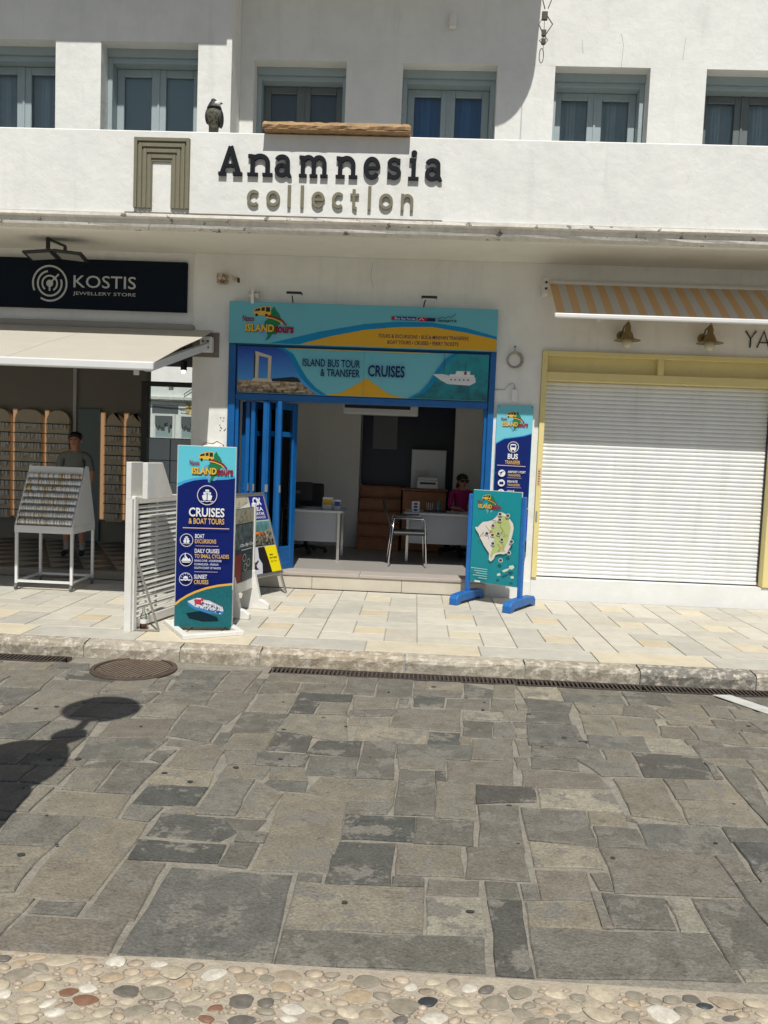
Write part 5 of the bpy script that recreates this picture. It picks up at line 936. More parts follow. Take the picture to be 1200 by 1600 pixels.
for x0, x1, st_, h in ((-1.862,-1.715,C_c,CH),(-1.662,-1.512,C_o,CH),(-1.442,-1.398,C_l,.222),(-1.308,-1.262,C_l,.222),(-1.19,-1.045,C_e,CH),(-.975,-.84,C_c,CH),(-.785,-.68,C_t,CH),(-.61,-.563,C_l,.232),(-.49,-.34,C_o,CH),(-.263,-.128,C_n,CH)):
    letter(OLIVE,x0,CZ,x1-x0,h,st_,sw,ya,yb)
lg = thing('arch_emblem', 'olive relief emblem of nested doorway outlines left of the lettering', 'emblem', (0,OV,0))
for k in range(4):
    i = k*.0485; xa, xb, zt = -3.052+i+.018, -2.469-i-.018, 4.835-i*1.17-.022
    obj('rib', MB().box(xa-.017,xa+.017,-.040+.003*k,-.0,4.118,zt+.02).box(xb-.017,xb+.017,-.040+.003*k,-.0,4.118,zt+.02).box(xa+.0172,xb-.0172,-.039+.003*k,-.001,zt-.018,zt+.0195), OLIVE, lg, bevel=.003)
obj('backing', MB().prism([(-3.052,4.12),(-2.862,4.12),(-2.862,4.598),(-2.664,4.598),(-2.664,4.12),(-2.469,4.12),(-2.469,4.832),(-3.052,4.832)][::1], -.018, -.003), OLIVE, lg)
sf = thing('driftwood_shelf', 'weathered driftwood plank lying along the top of the parapet', 'plank', (0,0,4.925))
mb = MB(); n = 26; V = []; F = []; rr = random.Random(4)
for j in range(n+1):
    x = -1.695+1.505*j/n
    for q, (y, z) in enumerate([(-1.250,.004),(-1.257,.030),(-1.24,.066),(-1.12,.075),(-.98,.068),(-.98,.0),(-1.12,-.003)]): V.append((x+rr.uniform(-.01,.01)*(j in (0,n)), y+rr.uniform(-.006,.006), z+rr.uniform(-.005,.005)))
for j in range(n):
    for q in range(7): F.append((j*7+q, j*7+(q+1)%7, (j+1)*7+(q+1)%7, (j+1)*7+q))
F += [tuple(range(6,-1,-1)), tuple(range(n*7,(n+1)*7))]
obj('plank', mb.add(V, F), WOODP, sf); obj('edge_batten', box(-1.69,-.195,-1.245,-1.16,-.008,.003), WOODP, sf)
bd = thing('bird_figure', 'dark hooded bird figure with scaly back perched on the parapet', 'bird figure', (-2.245,-1.065,4.915))
FEATH = mat('scaly_feathers', s2l((96,94,74)), .7, var=.55, scale=60, bump=.8, bscale=70, tint=(.03,.03,.035), tscale=42, tlo=.5, thi=.56); BLK = mat('matt_black', (.022,.023,.027), .6)
obj('body', MB().lathe([(.045,.0),(.048,.06),(.06,.09),(.078,.14),(.086,.18),(.080,.22),(.055,.255),(.03,.265)],20,(0,0,0)), FEATH, bd, smooth=True)
obj('tail', MB().box(-.052,.03,-.02,.03,-.005,.10), BLK, bd, bevel=.01); obj('wing', MB().ell((.07,.0,.155),(.028,.06,.095),12,8), BLK, bd, smooth=True); obj('wing', MB().ell((-.072,.0,.175),(.022,.055,.075),12,8), BLK, bd, smooth=True)
obj('hood', MB().lathe([(.078,.255),(.074,.265),(.058,.30),(.04,.33),(.02,.345),(.004,.348)],16), BLK, bd, smooth=True); obj('face', MB().ell((.04,-.035,.292),(.034,.035,.03),10,8), WHITEPAINT, bd, smooth=True); obj('beak', MB().lathe([(.014,.065),(.010,.08),(.002,.094)],8,(0,-.03,.300),'x'), BLK, bd); obj('crest', MB().ell((-.01,0,.335),(.03,.03,.025),10,6), BLK, bd, smooth=True)
ch = thing('hanging_iron_mobile', 'rusty wire mobile hanging from the balcony corner at the top', 'hanging mobile', (0,-.95,0))
IRONW = mat('mobile_iron', s2l((120,108,98)), .5, metal=.5)
zz = 7.5
obj('wire', MB().tube([(1.15,0,7.6),(1.15,0,6.42)],.004,5), IRONW, ch)
for x0, z1, z0 in ((1.15,6.62,6.30),(1.145,6.24,6.05)):
    obj('diamond', MB().tube([(x0+.01,0,z1),(x0+.08,0,(z1+z0)/2),(x0+.02,0,z0)],.006,6), IRONW, ch); obj('diamond', MB().tube([(x0-.01,.01,z1),(x0-.06,.01,(z1+z0)/2),(x0-.01,.01,z0)],.006,6), IRONW, ch)
[obj('diamond', MB().tube(q,.005,6), IRONW, ch) for q in ([(1.145,0,6.03),(1.183,0,5.985),(1.15,0,5.94)],[(1.145,.01,6.03),(1.10,.01,5.985),(1.14,.01,5.94)])]
for z, s in ((6.225,.06),(6.055,.045),(5.97,.04)): obj('block', box(1.135-s*.4,1.145+s*.4,-.015,.015,z-s*.7,z+s*.7), mat('mobile_block', s2l((70,62,58)), .6), ch, bevel=.004)
obj('loop', MB().tube([(1.13+.022*math.cos(a)-.004, 0, 5.83+.075*math.sin(a)) for a in [k*.524 for k in range(12)]], .005, 6, closed=True), IRONW, ch); obj('wire', MB().tube([(1.14,0,6.2),(1.142,0,5.9)],.003,5), IRONW, ch)

# ============================================================ THINGS ON THE PAVEMENT
# cruise banner
bn = thing('cruise_banner_stand', 'tall navy cruise banner with boat picture on a white base frame', 'banner stand', (-1.862,-2.49,0), R(9))
W2, H0, H1 = .52, .03, 1.665
BG = flat((205,208,205)); obj('board', box(-W2/2,W2/2,-.012,.016,H0,H1), BG, bn, bevel=.003)
obj('base_frame', MB().box(-.275,-.215,-.33,.33,0,.04).box(.215,.275,-.33,.33,0,.04).box(-.2148,.2148,-.33,-.27,.001,.039).box(-.2148,.2148,.27,.33,.001,.039), WHITEPAINT, bn, bevel=.004, rot=(0,0,R(22)))
[obj('foot_clamp', box(xq,xq+.06,-.04,.04,.041,.08), WHITEMETAL, bn) for xq in (-.24,.18)]
A = Art('', bn, -.0125, fx=lambda u: (u-50)/100*(W2-.016), fz=lambda v: H1-.006-(v/300)*(H1-H0-.012))
A.poly('light_blue_field', [(0,0),(100,0),(100,62),(0,72)], (104,208,226))
A.band('wave_line', [(0,64),(12,59),(28,54.5),(45,52),(70,52.5),(88,51),(100,48.5)], .022, (70,170,225))
A.poly('navy_field', [(0,67.5),(12,61.5),(28,56.5),(45,54),(70,54.5),(88,53),(100,50.5),(100,226),(60,232),(30,245),(0,262)], (12,32,108))
island_logo(Art('', bn, A.y-.001), -W2*.34, H1-.327, W2*.83, .285); A.y -= .016
A.ring('icon_ring',52,78,17,15.5,.0,(240,240,240)) if False else A.ring('icon_ring',52,80,17.5,16.5,1.2,(235,225,225))
def ship(cx, cy, s, rgb=(240,244,246)):
    A.polys('icon_ship', [[(cx-9*s,cy+1*s),(cx-.8*s,cy-2.5*s),(cx-.8*s,cy+8.2*s),(cx-7*s,cy+8.2*s)],[(cx+9*s,cy+1*s),(cx+.8*s,cy-2.5*s),(cx+.8*s,cy+8.2*s),(cx+7*s,cy+8.2*s)],[(cx-6.5*s,cy-.8*s),(cx-6.5*s,cy-5*s),(cx+6.5*s,cy-5*s),(cx+6.5*s,cy-.8*s),(cx,cy-3.6*s)],[(cx-3.6*s,cy-6*s),(cx-3*s,cy-9.3*s),(cx+3*s,cy-9.3*s),(cx+3.6*s,cy-6*s)]], rgb)
    A.band('icon_wave', [(cx-11*s,cy+9.6*s),(cx-8*s,cy+10.8*s),(cx-4*s,cy+9.6*s),(cx,cy+10.8*s),(cx+4*s,cy+9.6*s),(cx+8*s,cy+10.8*s),(cx+11*s,cy+9.6*s)], .006*s, rgb)
ship(52,80,1)
A.text('CRUISES',21,83,101,116,(245,245,245),.022); A.text('& BOAT TOURS',21,83,118.5,128,(238,190,92),.014)
A.poly('rule',[(11,134.2),(92,134.2),(92,135.6),(11,135.6)],(225,190,190))
for cy in (155.5,188,220.5): A.ring('icon_ring',18,cy,11.5,11,1.0,(235,225,235))
ship(18,155,.62)
A.polys('icon_island', [[(9.5,190),(14,184),(16,186),(18,181.5),(22,187),(24,185),(27,190)],[(10,191),(26,191),(24,192.6),(12,192.6)],[(15.5,178),(17.2,175.5),(17.2,184),(15.5,184)]], (240,244,246))
A.poly('icon_sun', [(18+4.5*math.cos(R(a)),219.5-4.5*math.sin(R(a))) for a in range(0,181,20)], (240,244,246)); A.polys('icon_ray', [[(18+6*math.cos(R(a)),219-6*math.sin(R(a))),(18+8.4*math.cos(R(a)),219-8.4*math.sin(R(a))),(18+8.4*math.cos(R(a+9)),219-8.4*math.sin(R(a+9)))] for a in (20,55,90,125,158)], (240,244,246)); A.band('icon_wave', [(9,221),(12,222),(15,221),(18,222),(21,221),(24,222),(27,221)], .01, (240,244,246))
Wt = (240,242,246); Gd = (238,190,92)
A.text('BOAT',33,49,144.5,151.5,Wt,.016); A.text('EXCURSIONS',33,70,153,160,Gd,.012); A.poly('rule',[(34,164),(74,164),(74,164.7),(34,164.7)],(215,190,210))
A.text('DAILY CRUISES',33,76,169,176,Wt,.014); A.text('TO SMALL CYCLADES',33,93,178,184.5,Gd,.012)
A.text('RINAS CAVE - KOUFONISI',33,80,187,190.5,Wt,.004); A.text('SCHINOUSSA - IRAKLIA',33,75,193,196.5,Wt,.004); A.text('SOUTH COAST OF NAXOS',33,79,199,202.5,Wt,.004); A.poly('rule',[(33,207),(74,207),(74,207.7),(33,207.7)],(215,190,210))
A.text('SUNSET',33,55.5,212,219,Wt,.016); A.text('CRUISES',33,58,221,228,Gd,.012)
A.poly('teal_sea',[(0,262),(30,245),(60,232),(100,226),(100,300),(0,300)], None, mat('printed_teal_sea', s2l((8,96,104)), .45, var=.3, scale=60))
A.band('gold_curve', [(0,263),(10,255),(22,247.5),(36,241),(55,234.5),(75,230),(100,227)], .019, (236,178,76))
A.poly('boat_shadow',[(20,277),(45,273),(75,283),(78,290),(50,291),(26,286)],(6,40,52))
A.poly('boat_hull',[(22,258),(50,268),(86,272),(84,279),(60,277),(34,270),(24,264)],(60,130,190)); A.poly('boat_deck',[(22,257),(36,252),(60,255),(84,266),(86,273),(60,271),(36,266)],(215,220,228))
rr = random.Random(2)
A.polys('boat_passengers', [[(x,y),(x+2.2,y+.6),(x+2,y+2.6),(x+.2,y+2.2)] for x,y in [(34+rr.random()*44, 0) for _ in range(70)] for y in [253+ (x-34)*.3+rr.uniform(0,10)]], (84,92,128)); A.polys('boat_passengers', [[(x,y),(x+1.6,y+.4),(x+1.4,y+2.),(x+.2,y+1.7)] for x,y in [(32+rr.random()*48, 0) for _ in range(60)] for y in [252+ (x-34)*.3+rr.uniform(0,11)]], (232,234,240)); A.polys('boat_rail', [[(x,250+(x-34)*.24),(x+.5,250+(x-34)*.24),(x+.5,258+(x-34)*.24),(x,258+(x-34)*.24)] for x in range(34,84,3)], (150,80,100)); A.polys('boat_cabin', [[(34,254),(46,253),(46,262),(36,261)],[(40,250),(50,251),(50,256),(40,255)]], (190,60,80)); A.polys('boat_cabin', [[(38,251),(46,251.5),(46,253.5),(38,253)],[(52,256),(66,259),(66,262),(52,259)]], (236,236,238))
# island map sign on blue posts
mp = thing('island_map_sign', 'teal island map board on blue posts with thick blue feet', 'map sign', (.94,-.585,0), R(-31))
for s in (-.325,.325):
    p_ = obj('post', box(s-.024,s+.024,-.03,.03,.10,1.245), BLUE2, mp, bevel=.008)
    f_ = [(-.345,0),(-.345,.075),(-.30,.115),(-.1,.125),(.1,.125),(.30,.115),(.345,.075),(.345,0),(.27,0),(.22,.03),(-.22,.03),(-.27,0)]
    obj('foot', MB().profx([(y,z) for y,z in f_], s-.05, s+.05), BLUE2, mp, bevel=.010, seg=2)
obj('board', box(-.299,.299,-.012,.012,.235,1.295), flat((228,226,214)), mp, bevel=.003)
A = Art('', mp, -.0125, fx=lambda u: (u-50)/100*.594, fz=lambda v: 1.292-v/200*1.052)
SEAM = bpy.data.materials.new('map_sea'); SEAM.use_nodes = True; grad(SEAM, (10,128,138), (14,140,150), .2, 1.3, .6, 5)
A.poly('map_sea', [(0,0),(100,0),(100,200),(0,200)], None, SEAM)
island_logo(Art('', mp, A.y-.001), -.20*1.0-.06, 1.292-.26, .33, .22); A.y -= .016
isl = [(62,44),(68,46),(74,52),(80,58),(86,66),(88,76),(86,90),(84,100),(85,112),(80,122),(76,130),(70,133),(62,133),(54,136),(50,146),(44,152),(40,148),(40,134),(34,126),(28,118),(24,110),(20,104),(16,94),(10,86),(8,80),(14,80),(18,74),(24,68),(34,66),(44,62),(50,56),(56,48)]
A.poly('map_island', isl, (228,222,214))
A.poly('map_lowland', [(58,50),(70,52),(78,62),(82,74),(80,90),(78,104),(72,118),(70,128),(58,130),(50,134),(46,144),(42,140),(46,124),(44,112),(50,104),(44,96),(40,84),(48,72),(54,62)], (186,200,130))
rr = random.Random(9); 
for k in range(9):
    x = 20+rr.random()*50; y = 62+rr.random()*60; P_ = [(x,y)]
    for q in range(5): x += rr.uniform(-5,9); y += rr.uniform(-8,9); P_.append((min(80,max(18,x)),min(130,max(56,y))))
    A.band('map_road', P_, .004, rr.choice([(120,110,100),(200,120,70),(150,130,110)]))
for x, y in ((46,74),(34,92),(46,94),(58,90),(66,102),(48,112),(60,60),(60,48),(76,50),(86,104),(82,128),(66,146)):
    A.ring('map_picture_ring',x,y,4.4,4.2,1.2,(235,235,230)); A.disc('map_picture',x,y,3.4,3.2,rr.choice([(90,70,60),(60,80,90),(120,60,50),(80,90,100)]),10)
A.polys('map_islet', [[(84,156),(92,153),(95,158),(90,163),(84,162)],[(70,168),(76,164),(86,160),(82,166),(74,171)],[(60,176),(66,173),(68,178),(61,180)],[(88,178),(94,176),(95,181),(89,182)]], (224,222,206))
for k, (a_, b_) in enumerate(((5,40),(12,40),(16,40),(10,40),(22,40))): A.poly('small_print', [(a_,168+k*5),(b_,168.4+k*5),(b_,169.6+k*5),(a_,169.2+k*5)], (190,220,215))
A.poly('small_badge', [(14,195),(26,195),(26,198.6),(14,198.6)], (225,228,225))
# sea kayak A-board
ak = thing('kayak_poster_board', 'leaning A-board with yellow and blue sea kayak poster', 'A-board', (-1.565,-.72,0)); ak.rotation_euler = (R(-18.8),0,R(64.5))
kb = obj('board', box(-.31,.31,.0,.014,.26,1.19), flat((210,212,208)), ak)
obj('frame_rail', box(-.335,.335,-.012,.02,.235,.275), SILVER, ak, bevel=.005); obj('frame_rail', box(-.335,.335,-.012,.02,1.175,1.215), SILVER, ak, bevel=.005); obj('frame_rail', box(-.335,-.305,-.0115,.0195,.276,1.174), SILVER, ak, bevel=.005); obj('frame_rail', box(.305,.335,-.0115,.0195,.276,1.174), SILVER, ak, bevel=.005)
for s in (-.30,.30): obj('leg', MB().bar((s,.01,.24),(s,.0,.0+.01),.022), SILVER, ak)
for s in (-.30,.30): obj('rear_leg', MB().bar((s,.02,1.18),(s,.72,.245),.022), SILVER, ak)
obj('rear_panel', MB().add([(-.3,.03,1.17),(.3,.03,1.17),(.3,.50,.53),(-.3,.50,.53)], [(0,1,2,3)]), DARK, ak)
A = Art('', ak, -.0008, fx=lambda u: (u-50)/100*.61, fz=lambda v: 1.175-v/150*.9)
TEALW = bpy.data.materials.new('printed_cove'); TEALW.use_nodes = True; grad(TEALW, (60,70,58), (90,150,155), .55, .95, 1.2, 16)
ROCK2 = bpy.data.materials.new('printed_cliff'); ROCK2.use_nodes = True; grad(ROCK2, (40,42,36), (170,165,145), .5, 1.1, 2.4, 26)
A.poly('printed_cliff', [(0,0),(52,0),(52,12),(20,22),(0,22)], None, ROCK2); A.poly('printed_cove', [(0,20),(100,46),(100,48),(0,48)], None, TEALW); A.poly('printed_cove', [(0,50),(100,50),(100,98),(0,98)], None, TEALW)
A.poly('printed_cliff', [(0,72),(30,78),(70,74),(100,62),(100,98),(0,98)], None, ROCK2)
A.poly('blue_badge', [(54,0),(100,0),(100,47),(54,47)], (38,44,140)); A.ring('badge_symbol',72,11,8,8.5,3.2,(240,240,245)); A.band('badge_symbol',[(78,4),(88,18)],.02,(240,240,245)); A.band('badge_symbol',[(87,4),(79,18)],.02,(240,240,245))
A.text('SEA',62,90,22,30,Wt,.02); A.text('KAYAK',60,92,32,38,Wt,.014); A.text('NAXOS',62,92,40,45,Wt,.0)
rr = random.Random(6)
A.polys('kayaks', [[(x,y),(x+9,y-1.5),(x+10,y),(x+1,y+1.5)] for x,y in [(18+rr.random()*50,70+rr.random()*6) for _ in range(16)]], (232,150,40)); A.polys('kayaks', [[(x,y),(x+6,y+2.5),(x+6.5,y+4),(x,y+1.6)] for x,y in [(40+rr.random()*34,69+rr.random()*6) for _ in range(8)]], (200,60,50))
A.poly('yellow_field', [(0,100),(100,100),(100,150),(0,150)], (240,222,20)); A.poly('pale_sea', [(0,100),(62,100),(66,150),(0,150)], (205,208,218)); A.poly('dark_cliff', [(44,100),(64,100),(67,120),(70,150),(40,150),(46,132),(40,120)], (36,32,34)); A.poly('dark_cliff', [(0,106),(6,118),(14,140),(22,150),(0,150)], (110,96,84))
A.poly('printed_kayaker', [(14,148-26),(20,118),(23,122),(26,128),(36,124),(37,126),(27,133),(28,138),(32,141),(10,142),(14,136)], (70,40,42)); A.disc('printed_kayaker',19,117,3.4,3,(50,34,34),10)
A.text('Sea Kayak',72,95,121,125,(40,36,20),.02); A.text('Day Tour',73,92,128,132,(90,80,20),.0)
A.poly('small_print',[(73,116),(84,116),(84,117.4),(73,117.4)],(90,80,20))
# dark menu style panel on white stand, mostly behind the banner
dp = thing('dark_tour_panel', 'dark tour information panel on a white wooden stand half hidden behind the banner', 'panel stand', (-1.695,-1.66,0), R(80))
for s in (-.27,.27):
    obj('post', box(s-.022,s+.022,-.02,.02,.13,1.10), WHITEPAINT, dp, bevel=.004)
    obj('foot', MB().profx([(-.20,0),(-.20,.05),(-.15,.085),(-.10,.10),(-.03,.40),(.03,.40),(.10,.10),(.18,.07),(.20,0)], s-.03, s+.03), WHITEPAINT, dp, bevel=.006)
obj('rail', box(-.247,.247,-.016,.016,.22,.32), WHITEPAINT, dp); obj('board', box(-.246,.246,-.010,.010,.322,1.06), flat((46,62,70)), dp)
A = Art('', dp, -.0106, fx=lambda u: (u-50)/100*.49, fz=lambda v: 1.058-v/150*.734)
A.poly('printed_photo', [(0,0),(100,0),(100,30),(0,30)], None, ROCK2); DARKP = bpy.data.materials.new('printed_dark_photo'); DARKP.use_nodes = True; grad(DARKP, (20,34,40), (110,130,132), .3, 1.6, 1.6, 18)
A.poly('printed_photo', [(0,32),(100,32),(100,82),(0,82)], None, DARKP); A.text('On By Ca',30,98,72,80,Wt,.02); A.poly('small_print',[(36,84),(92,84),(92,86),(36,86)],(200,205,205)); A.poly('red_strip',[(0,92),(34,92),(34,150),(0,150)],(140,48,52))
for x, y in ((52,102),(74,114),(58,122)): A.ring('drawing',x,y,9,8,1.4,(196,190,168))
for k in range(6): A.poly('small_print',[(40,132+k*3),(92,132+k*3),(92,133+k*3),(40,133+k*3)],(150,155,155))
# white lattice screen with two boards
ls = thing('lattice_screen', 'white slatted screen with two upright boards and a diagonal prop beside the banner', 'screen', (-2.46,-2.66,0), math.atan2(.86,.20))
LL = .885
obj('post', box(-.025,.03,-.03,.03,.0,1.20), WHITEPAINT, ls, bevel=.005); obj('post', box(LL-.03,LL,-.02,.02,.0,1.19), WHITEPAINT, ls, bevel=.004)
obj('rail', box(.031,LL-.031,-.02,.02,1.13,1.19), WHITEPAINT, ls, bevel=.004); obj('rail', box(.031,LL-.031,-.018,.018,.02,.10), WHITEPAINT, ls, bevel=.004)
slm = mesh_of(box(.031,LL-.031,-.016,.004,0,.026), 'slat', WHITEPAINT, bevel=.003)
for k in range(23): link('slat', slm, ls, (0,.004 if k % 2 else 0,.125+k*.0435), rot=(R(-24),0,0))
obj('mid_batten', box(.40,.43,.012,.022,.1,1.13), WHITEPAINT, ls)
for y0, xa, xb, xc in ((.0,-.05,.16,.14),(-.15,-.03,.42,.22)): obj('upright_board', MB().add([(xa,y0,1.18),(xb,y0,1.18),(xb,y0+.05,1.18),(xa,y0+.05,1.18),(xa,y0,1.50),(xc,y0,1.50),(xc,y0+.05,1.50),(xa,y0+.05,1.50)], [(0,3,2,1),(4,5,6,7),(0,1,5,4),(1,2,6,5),(2,3,7,6),(3,0,4,7)]), WHITEPAINT, ls, bevel=.004)
obj('back_board', box(-.055,-.026,-.02,.045,.0,1.18), WHITEPAINT, ls)
obj('diagonal_prop', MB().bar((.0,-.035,.66),(.06,-.235,.01),.02,.012), mat('old_metal', s2l((160,156,146)), .5, metal=.3, var=.2, scale=30), ls); obj('foot_bar', MB().bar((.0,-.03,.012),(.06,-.235,.012),.02,.01), MC['old_metal'], ls)
for x in (-.0,.28): obj('wire_hook', MB().tube([(x,-.08,1.32),(x+.02,-.10,1.30),(x+.06,-.12,1.22),(x+.1,-.13,1.19)],.004,5), SILVER, ls)
bt = thing('glass_bottle', 'small glass bottle with a little reddish liquid at the foot of the screen', 'bottle', (-2.375,-2.60,0))
obj('bottle', MB().lathe([(.030,.0),(.032,.01),(.032,.11),(.026,.135),(.012,.16),(.011,.21),(.013,.212)],16), SHOPGLASS, bt, smooth=True); obj('liquid', MB().lathe([(.026,.004),(.028,.05)],16), mat('red_liquid', s2l((170,70,30)), .1), bt); obj('label', MB().lathe([(.0325,.06),(.0325,.10)],16), WHITEMETAL, bt)
# jewellery display trolley
jt = thing('jewellery_trolley', 'white wheeled trolley with sloping rows of bangles before the shop', 'display trolley', (-4.055,-.68,0))
hw = .325
for x in (-hw,hw-.03):
    for y in (-.30,.27): obj('leg', box(x,x+.03,y,y+.03,.07,.639), WHITEMETAL, jt, bevel=.003)
obj('bottom_frame', MB().box(-hw+.031,hw-.031,-.298,-.272,.085,.11).box(-hw+.031,hw-.031,.272,.298,.085,.11).box(-hw+.002,-hw+.028,-.269,.269,.086,.109).box(hw-.028,hw-.002,-.269,.269,.086,.109), WHITEMETAL, jt)
for x in (-hw+.015,hw-.015):
    for y in (-.285,.285): obj('castor', MB().lathe([(.028,-.012),(.028,.012)],14,(x,y-.01,.029),'x').box(x-.018,x+.018,y-.02,y+.02,.045,.07), mat('castor_grey', (.15,.15,.15), .4), jt)
obj('tray', box(-hw-.004,hw+.004,-.304,.304,.64,.72), WHITEMETAL, jt, bevel=.004)
side = [(-.300,.7205),(.300,.7205),(.10,1.375),(.05,1.385)]
for x in (-hw-.003,hw-.015): obj('side_panel', MB().profx(side, x, x+.018), WHITEMETAL, jt)
def slope(z): return -.285+(z-.72)/(1.36-.72)*.33
obj('back_panel', MB().add([(-hw+.016,slope(.73)+.03,.722),(hw-.016,slope(.73)+.03,.722),(hw-.016,slope(1.35)+.03,1.36),(-hw+.016,slope(1.35)+.03,1.36)], [(0,1,2,3)]), WHITEMETAL, jt)
obj('top_shelf', box(-hw+.016,hw-.016,.0,.1,1.33,1.345), WHITEMETAL, jt); obj('header_strip', box(-hw+.016,hw-.016,-.01,.0,1.29,1.37), WHITEMETAL, jt)
rr = random.Random(12); GOLD = mat('gold_metal', s2l((176,142,70)), .3, metal=.8); SILV = mat('silver_bangle', (.6,.6,.58), .25, metal=.7); CUSH = mat('white_cushion', (.82,.82,.81), .8)
for k in range(8):
    z = .765+k*.071; y = slope(z)-.01
    obj('roll', MB().lathe([(.027,-hw+.02),(.027,hw-.02)],12,(0,y-.012,z),'x'), CUSH, jt, smooth=False); obj('shelf', box(-hw+.016,hw-.016,y+.0,y+.035,z-.034,z-.029), WHITEMETAL, jt)
    g = MB(); s_ = MB(); x = -hw+.03
    while x < hw-.04:
        wd = rr.choice([.004,.006,.006,.012,.02 if k in (5,7) else .006]); (g if rr.random() < (.7 if k in (5,7) else .45) else s_).lathe([(.0305,0),(.0305,wd)],10,(x,y-.012,z),'x'); x += wd+rr.choice([.008,.012,.015,.03,.05 if k in (5,7) else .012])
    stuff(obj('gold_bangles', g, GOLD, jt)); stuff(obj('silver_bangles', s_, SILV, jt))
# street lamp out of frame to the lower left: its shadow falls across the road
lp = thing('street_lamp', 'iron street lamp with disc cap at the left roadside, outside the view', 'street lamp', (-1.885,-6.62,-.13))
obj('post', MB().lathe([(.16,0),(.15,.12),(.085,.2),(.08,1.3),(.06,1.45)],20), DARK, lp, smooth=False)
obj('lantern', MB().lathe([(.06,1.44),(.2,1.56),(.27,1.76),(.28,1.96),(.24,2.18),(.12,2.34),(.05,2.42)],24,(-.17,0,0)), DARK, lp, smooth=True)
obj('collar', MB().ell((-.03,0,2.68),(.105,.105,.14),20,12), DARK, lp, smooth=True); obj('stem', MB().lathe([(.03,2.4),(.03,3.52)],12,(-.015,0,0)), DARK, lp); obj('cap', MB().lathe([(.255,3.50),(.25,3.53),(.05,3.58),(.02,3.60)],32), DARK, lp)

# ============================================================ PEOPLE
def figure(name, J, E_, zones, mats, parent, fingers=()):
    me = bpy.data.meshes.new(name+'_skeleton'); ks = list(J)
    me.from_pydata([J[k][:3] for k in ks], [(ks.index(a), ks.index(b)) for a, b in E_], [])
    o = bpy.data.objects.new('t', me); C.objects.link(o)
    m = o.modifiers.new('s', 'SKIN'); 
    if not me.skin_vertices: me.skin_vertices.new() if hasattr(me.skin_vertices, 'new') else None
    if not me.skin_vertices:
        bpy.context.view_layer.objects.active = o; bpy.ops.object.modifier_remove(modifier='s'); bpy.ops.object.modifier_add(type='SKIN')
    for i, k in enumerate(ks):
        sv = me.skin_vertices[0].data[i]; r_ = J[k][3]; r_ = r_ if isinstance(r_, tuple) else (r_, r_); sv.radius = r_; sv.use_root = (i == 0)
    sb = o.modifiers.new('b', 'SUBSURF'); sb.levels = 2; sb.render_levels = 2
    bpy.context.view_layer.update(); dg = bpy.context.evaluated_depsgraph_get(); e = o.evaluated_get(dg); em = e.to_mesh()
    mb = MB(); mb.v = [tuple(v.co) for v in em.vertices]; mb.f = [tuple(p.vertices) for p in em.polygons]; e.to_mesh_clear()
    bpy.data.objects.remove(o)
    for pts, r_ in fingers: mb.tube(pts, [r_, r_*.95, r_*.7], 6)
    out = mesh_of(mb, name, mats, smooth=True)
    for p in out.polygons: p.material_index = zones(p.center)
    return link(name, out, parent)
def hand_fingers(px, py, pz, d, sx):
    d = Vector(d).normalized(); side = Vector((0,1,0)) if abs(d.z) > .7 else Vector((1,0,0)); F_ = []
    curl = Vector((0,-.35,0)) if abs(d.z) > .7 else Vector((0,0,-.35))
    for k, (off, ln) in enumerate(((-.024,.066),(-.008,.076),(.008,.072),(.024,.056))):
        a = Vector((px,py,pz))+side*off+d*.01; b = a+d*ln*.6; c = b+(d+curl).normalized()*ln*.5; F_.append(([a,b,c], .0085))
    a = Vector((px,py,pz))-d*.01+side*-.02; F_.append(([a, a+side*-.025+d*.02, a+side*-.035+d*.05], .0095)); return F_
TS = mat('pale_tshirt', s2l((125,127,122)), .9, var=.08, scale=10, bump=.2, bscale=14); SHORTS = mat('blue_shorts', s2l((40,80,130)), .9); SOCK = mat('white_sock', (.4,.4,.38), .9); SHOE = mat('dark_shoe', (.02,.02,.02), .6)
def head_extras(pr, z, y, glasses=False, long_=False):
    obj('hair', MB().ell((0,y+.032,z+.052),(.088,.088,.074),16,10), HAIR, pr, smooth=True)
    if long_: obj('hair_tail', MB().ell((0,y+.085,z-.07),(.075,.045,.13),12,8), HAIR, pr, smooth=True)
    obj('nose', MB().ell((0,y-.096,z-.008),(.013,.018,.022),8,6), SKIN, pr, smooth=True)
    [obj('ear', MB().ell((q*.084,y,z),(.012,.02,.028),8,6), SKIN, pr, smooth=True) for q in (-1,1)]
    obj('mouth', MB().ell((0,y-.083,z-.047),(.024,.008,.007),8,4), mat('lips', s2l((150,80,76)), .5), pr)
    [obj('eye', MB().ell((q*.03,y-.083,z+.015),(.011,.007,.007),8,6), BLK, pr) for q in (-1,1)]
    if glasses: obj('sunglasses', MB().box(-.062,-.006,y-.102,y-.088,z-.004,z+.032).box(.006,.062,y-.102,y-.088,z-.004,z+.032).box(-.088,.088,y-.092,y-.086,z+.022,z+.03), BLK, pr, bevel=.004)
man = thing('person', 'dark haired person in pale t-shirt and blue shorts standing in the jewellery shop', 'person', (-4.63,1.15,.09), R(8))
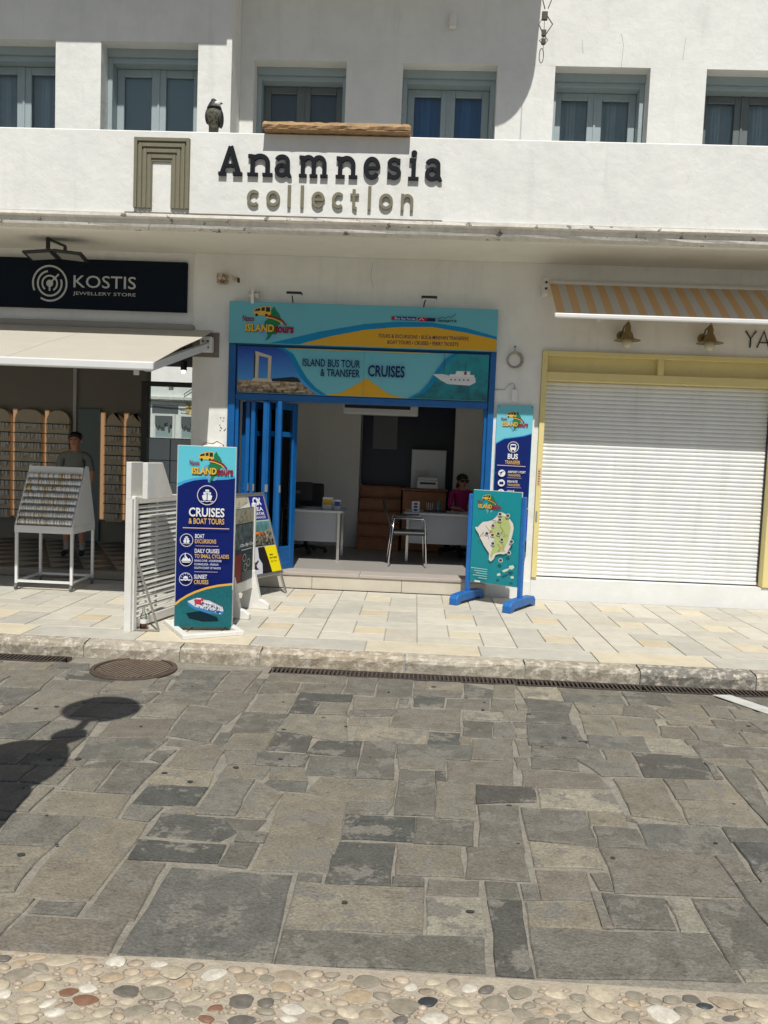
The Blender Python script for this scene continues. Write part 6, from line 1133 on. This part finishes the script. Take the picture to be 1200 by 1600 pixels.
J = {'pelvis':(0,0,.93,(.145,.105)),'waist':(0,0,1.06,(.135,.10)),'chest':(0,0,1.27,(.155,.11)),'top':(0,0,1.39,(.10,.075)),'neck':(0,-.005,1.465,.050),'chin':(0,-.03,1.52,(.060,.062)),'head':(0,-.012,1.585,(.080,.092)),'crown':(0,.0,1.645,(.066,.076)),
 'ls':(-.175,0,1.375,.062),'le':(-.225,.01,1.12,.044),'lw':(-.21,-.09,.90,.028),'lh':(-.205,-.11,.85,.034),'rs':(.175,0,1.375,.062),'re':(.225,.01,1.12,.044),'rw':(.21,-.09,.90,.028),'rh':(.205,-.11,.85,.034),
 'lt':(-.095,0,.84,.098),'lk':(-.105,-.02,.48,.060),'la':(-.105,.02,.09,.040),'lf':(-.12,-.13,.035,.036),'rt':(.095,0,.84,.098),'rk':(.105,-.03,.48,.060),'ra':(.105,.02,.09,.040),'rf':(.12,-.13,.035,.036)}
E_ = [('pelvis','waist'),('waist','chest'),('chest','top'),('top','neck'),('neck','chin'),('chin','head'),('head','crown'),('top','ls'),('ls','le'),('le','lw'),('lw','lh'),('top','rs'),('rs','re'),('re','rw'),('rw','rh'),('pelvis','lt'),('lt','lk'),('lk','la'),('la','lf'),('pelvis','rt'),('rt','rk'),('rk','ra'),('ra','rf')]
def zm(c):
    if c.z > 1.44: return 0
    if abs(c.x) > .165 and c.z < 1.18: return 0
    if c.z > .93: return 1
    if c.z > .52: return 2
    if c.z > .19: return 0
    return 3 if c.z > .095 else 4
figure('body', J, E_, zm, [SKIN, TS, SHORTS, SOCK, SHOE], man, hand_fingers(-.205,-.115,.82,(0,-.15,-1),-1)+hand_fingers(.205,-.115,.82,(0,-.15,-1),1))
head_extras(man, 1.585, -.012)
A = Art('', man, -.118); A.poly('shirt_print', [(-.09,1.22),(.09,1.22),(.09,1.226),(-.09,1.226)], (60,60,60)); A.poly('shirt_print', [(-.09,1.16),(.09,1.16),(.09,1.166),(-.09,1.166)], (60,60,60))
wo = thing('person', 'person in magenta top and sunglasses seated behind the right office desk', 'person', (.70,2.42,.19), R(14))
MAG = mat('magenta_top', s2l((170,36,100)), .8, bump=.2, bscale=14); TRO = mat('dark_trousers', (.02,.02,.03), .9)
J = {'pelvis':(0,0,.56,(.15,.12)),'waist':(0,-.02,.68,(.11,.09)),'chest':(0,-.04,.86,(.125,.10)),'top':(0,-.04,.955,(.08,.06)),'neck':(0,-.055,1.015,.042),'chin':(0,-.085,1.055,(.052,.056)),'head':(0,-.07,1.10,(.072,.084)),'crown':(0,-.05,1.145,(.06,.07)),
 'ls':(-.15,-.03,.94,.050),'le':(-.20,-.12,.72,.037),'lw':(-.12,-.33,.715,.024),'lh':(-.10,-.38,.712,.028),'rs':(.15,-.03,.94,.050),'re':(.20,-.12,.72,.037),'rw':(.12,-.33,.715,.024),'rh':(.10,-.38,.712,.028),
 'lt':(-.10,-.06,.54,.085),'lk':(-.12,-.42,.53,.058),'la':(-.12,-.40,.09,.036),'lf':(-.13,-.53,.035,.033),'rt':(.10,-.06,.54,.085),'rk':(.12,-.42,.53,.058),'ra':(.12,-.40,.09,.036),'rf':(.13,-.53,.035,.033)}
def zw(c):
    if c.z > .985: return 0
    if c.y < -.20 and .66 < c.z < .76: return 0
    if c.z > .62: return 1
    return 2 if c.z > .08 else 3
figure('body', J, E_, zw, [SKIN, MAG, TRO, SHOE], wo, hand_fingers(-.10,-.39,.712,(0,-1,-.05),-1)+hand_fingers(.10,-.39,.712,(0,-1,-.05),1))
head_extras(wo, 1.10, -.07, True, True)
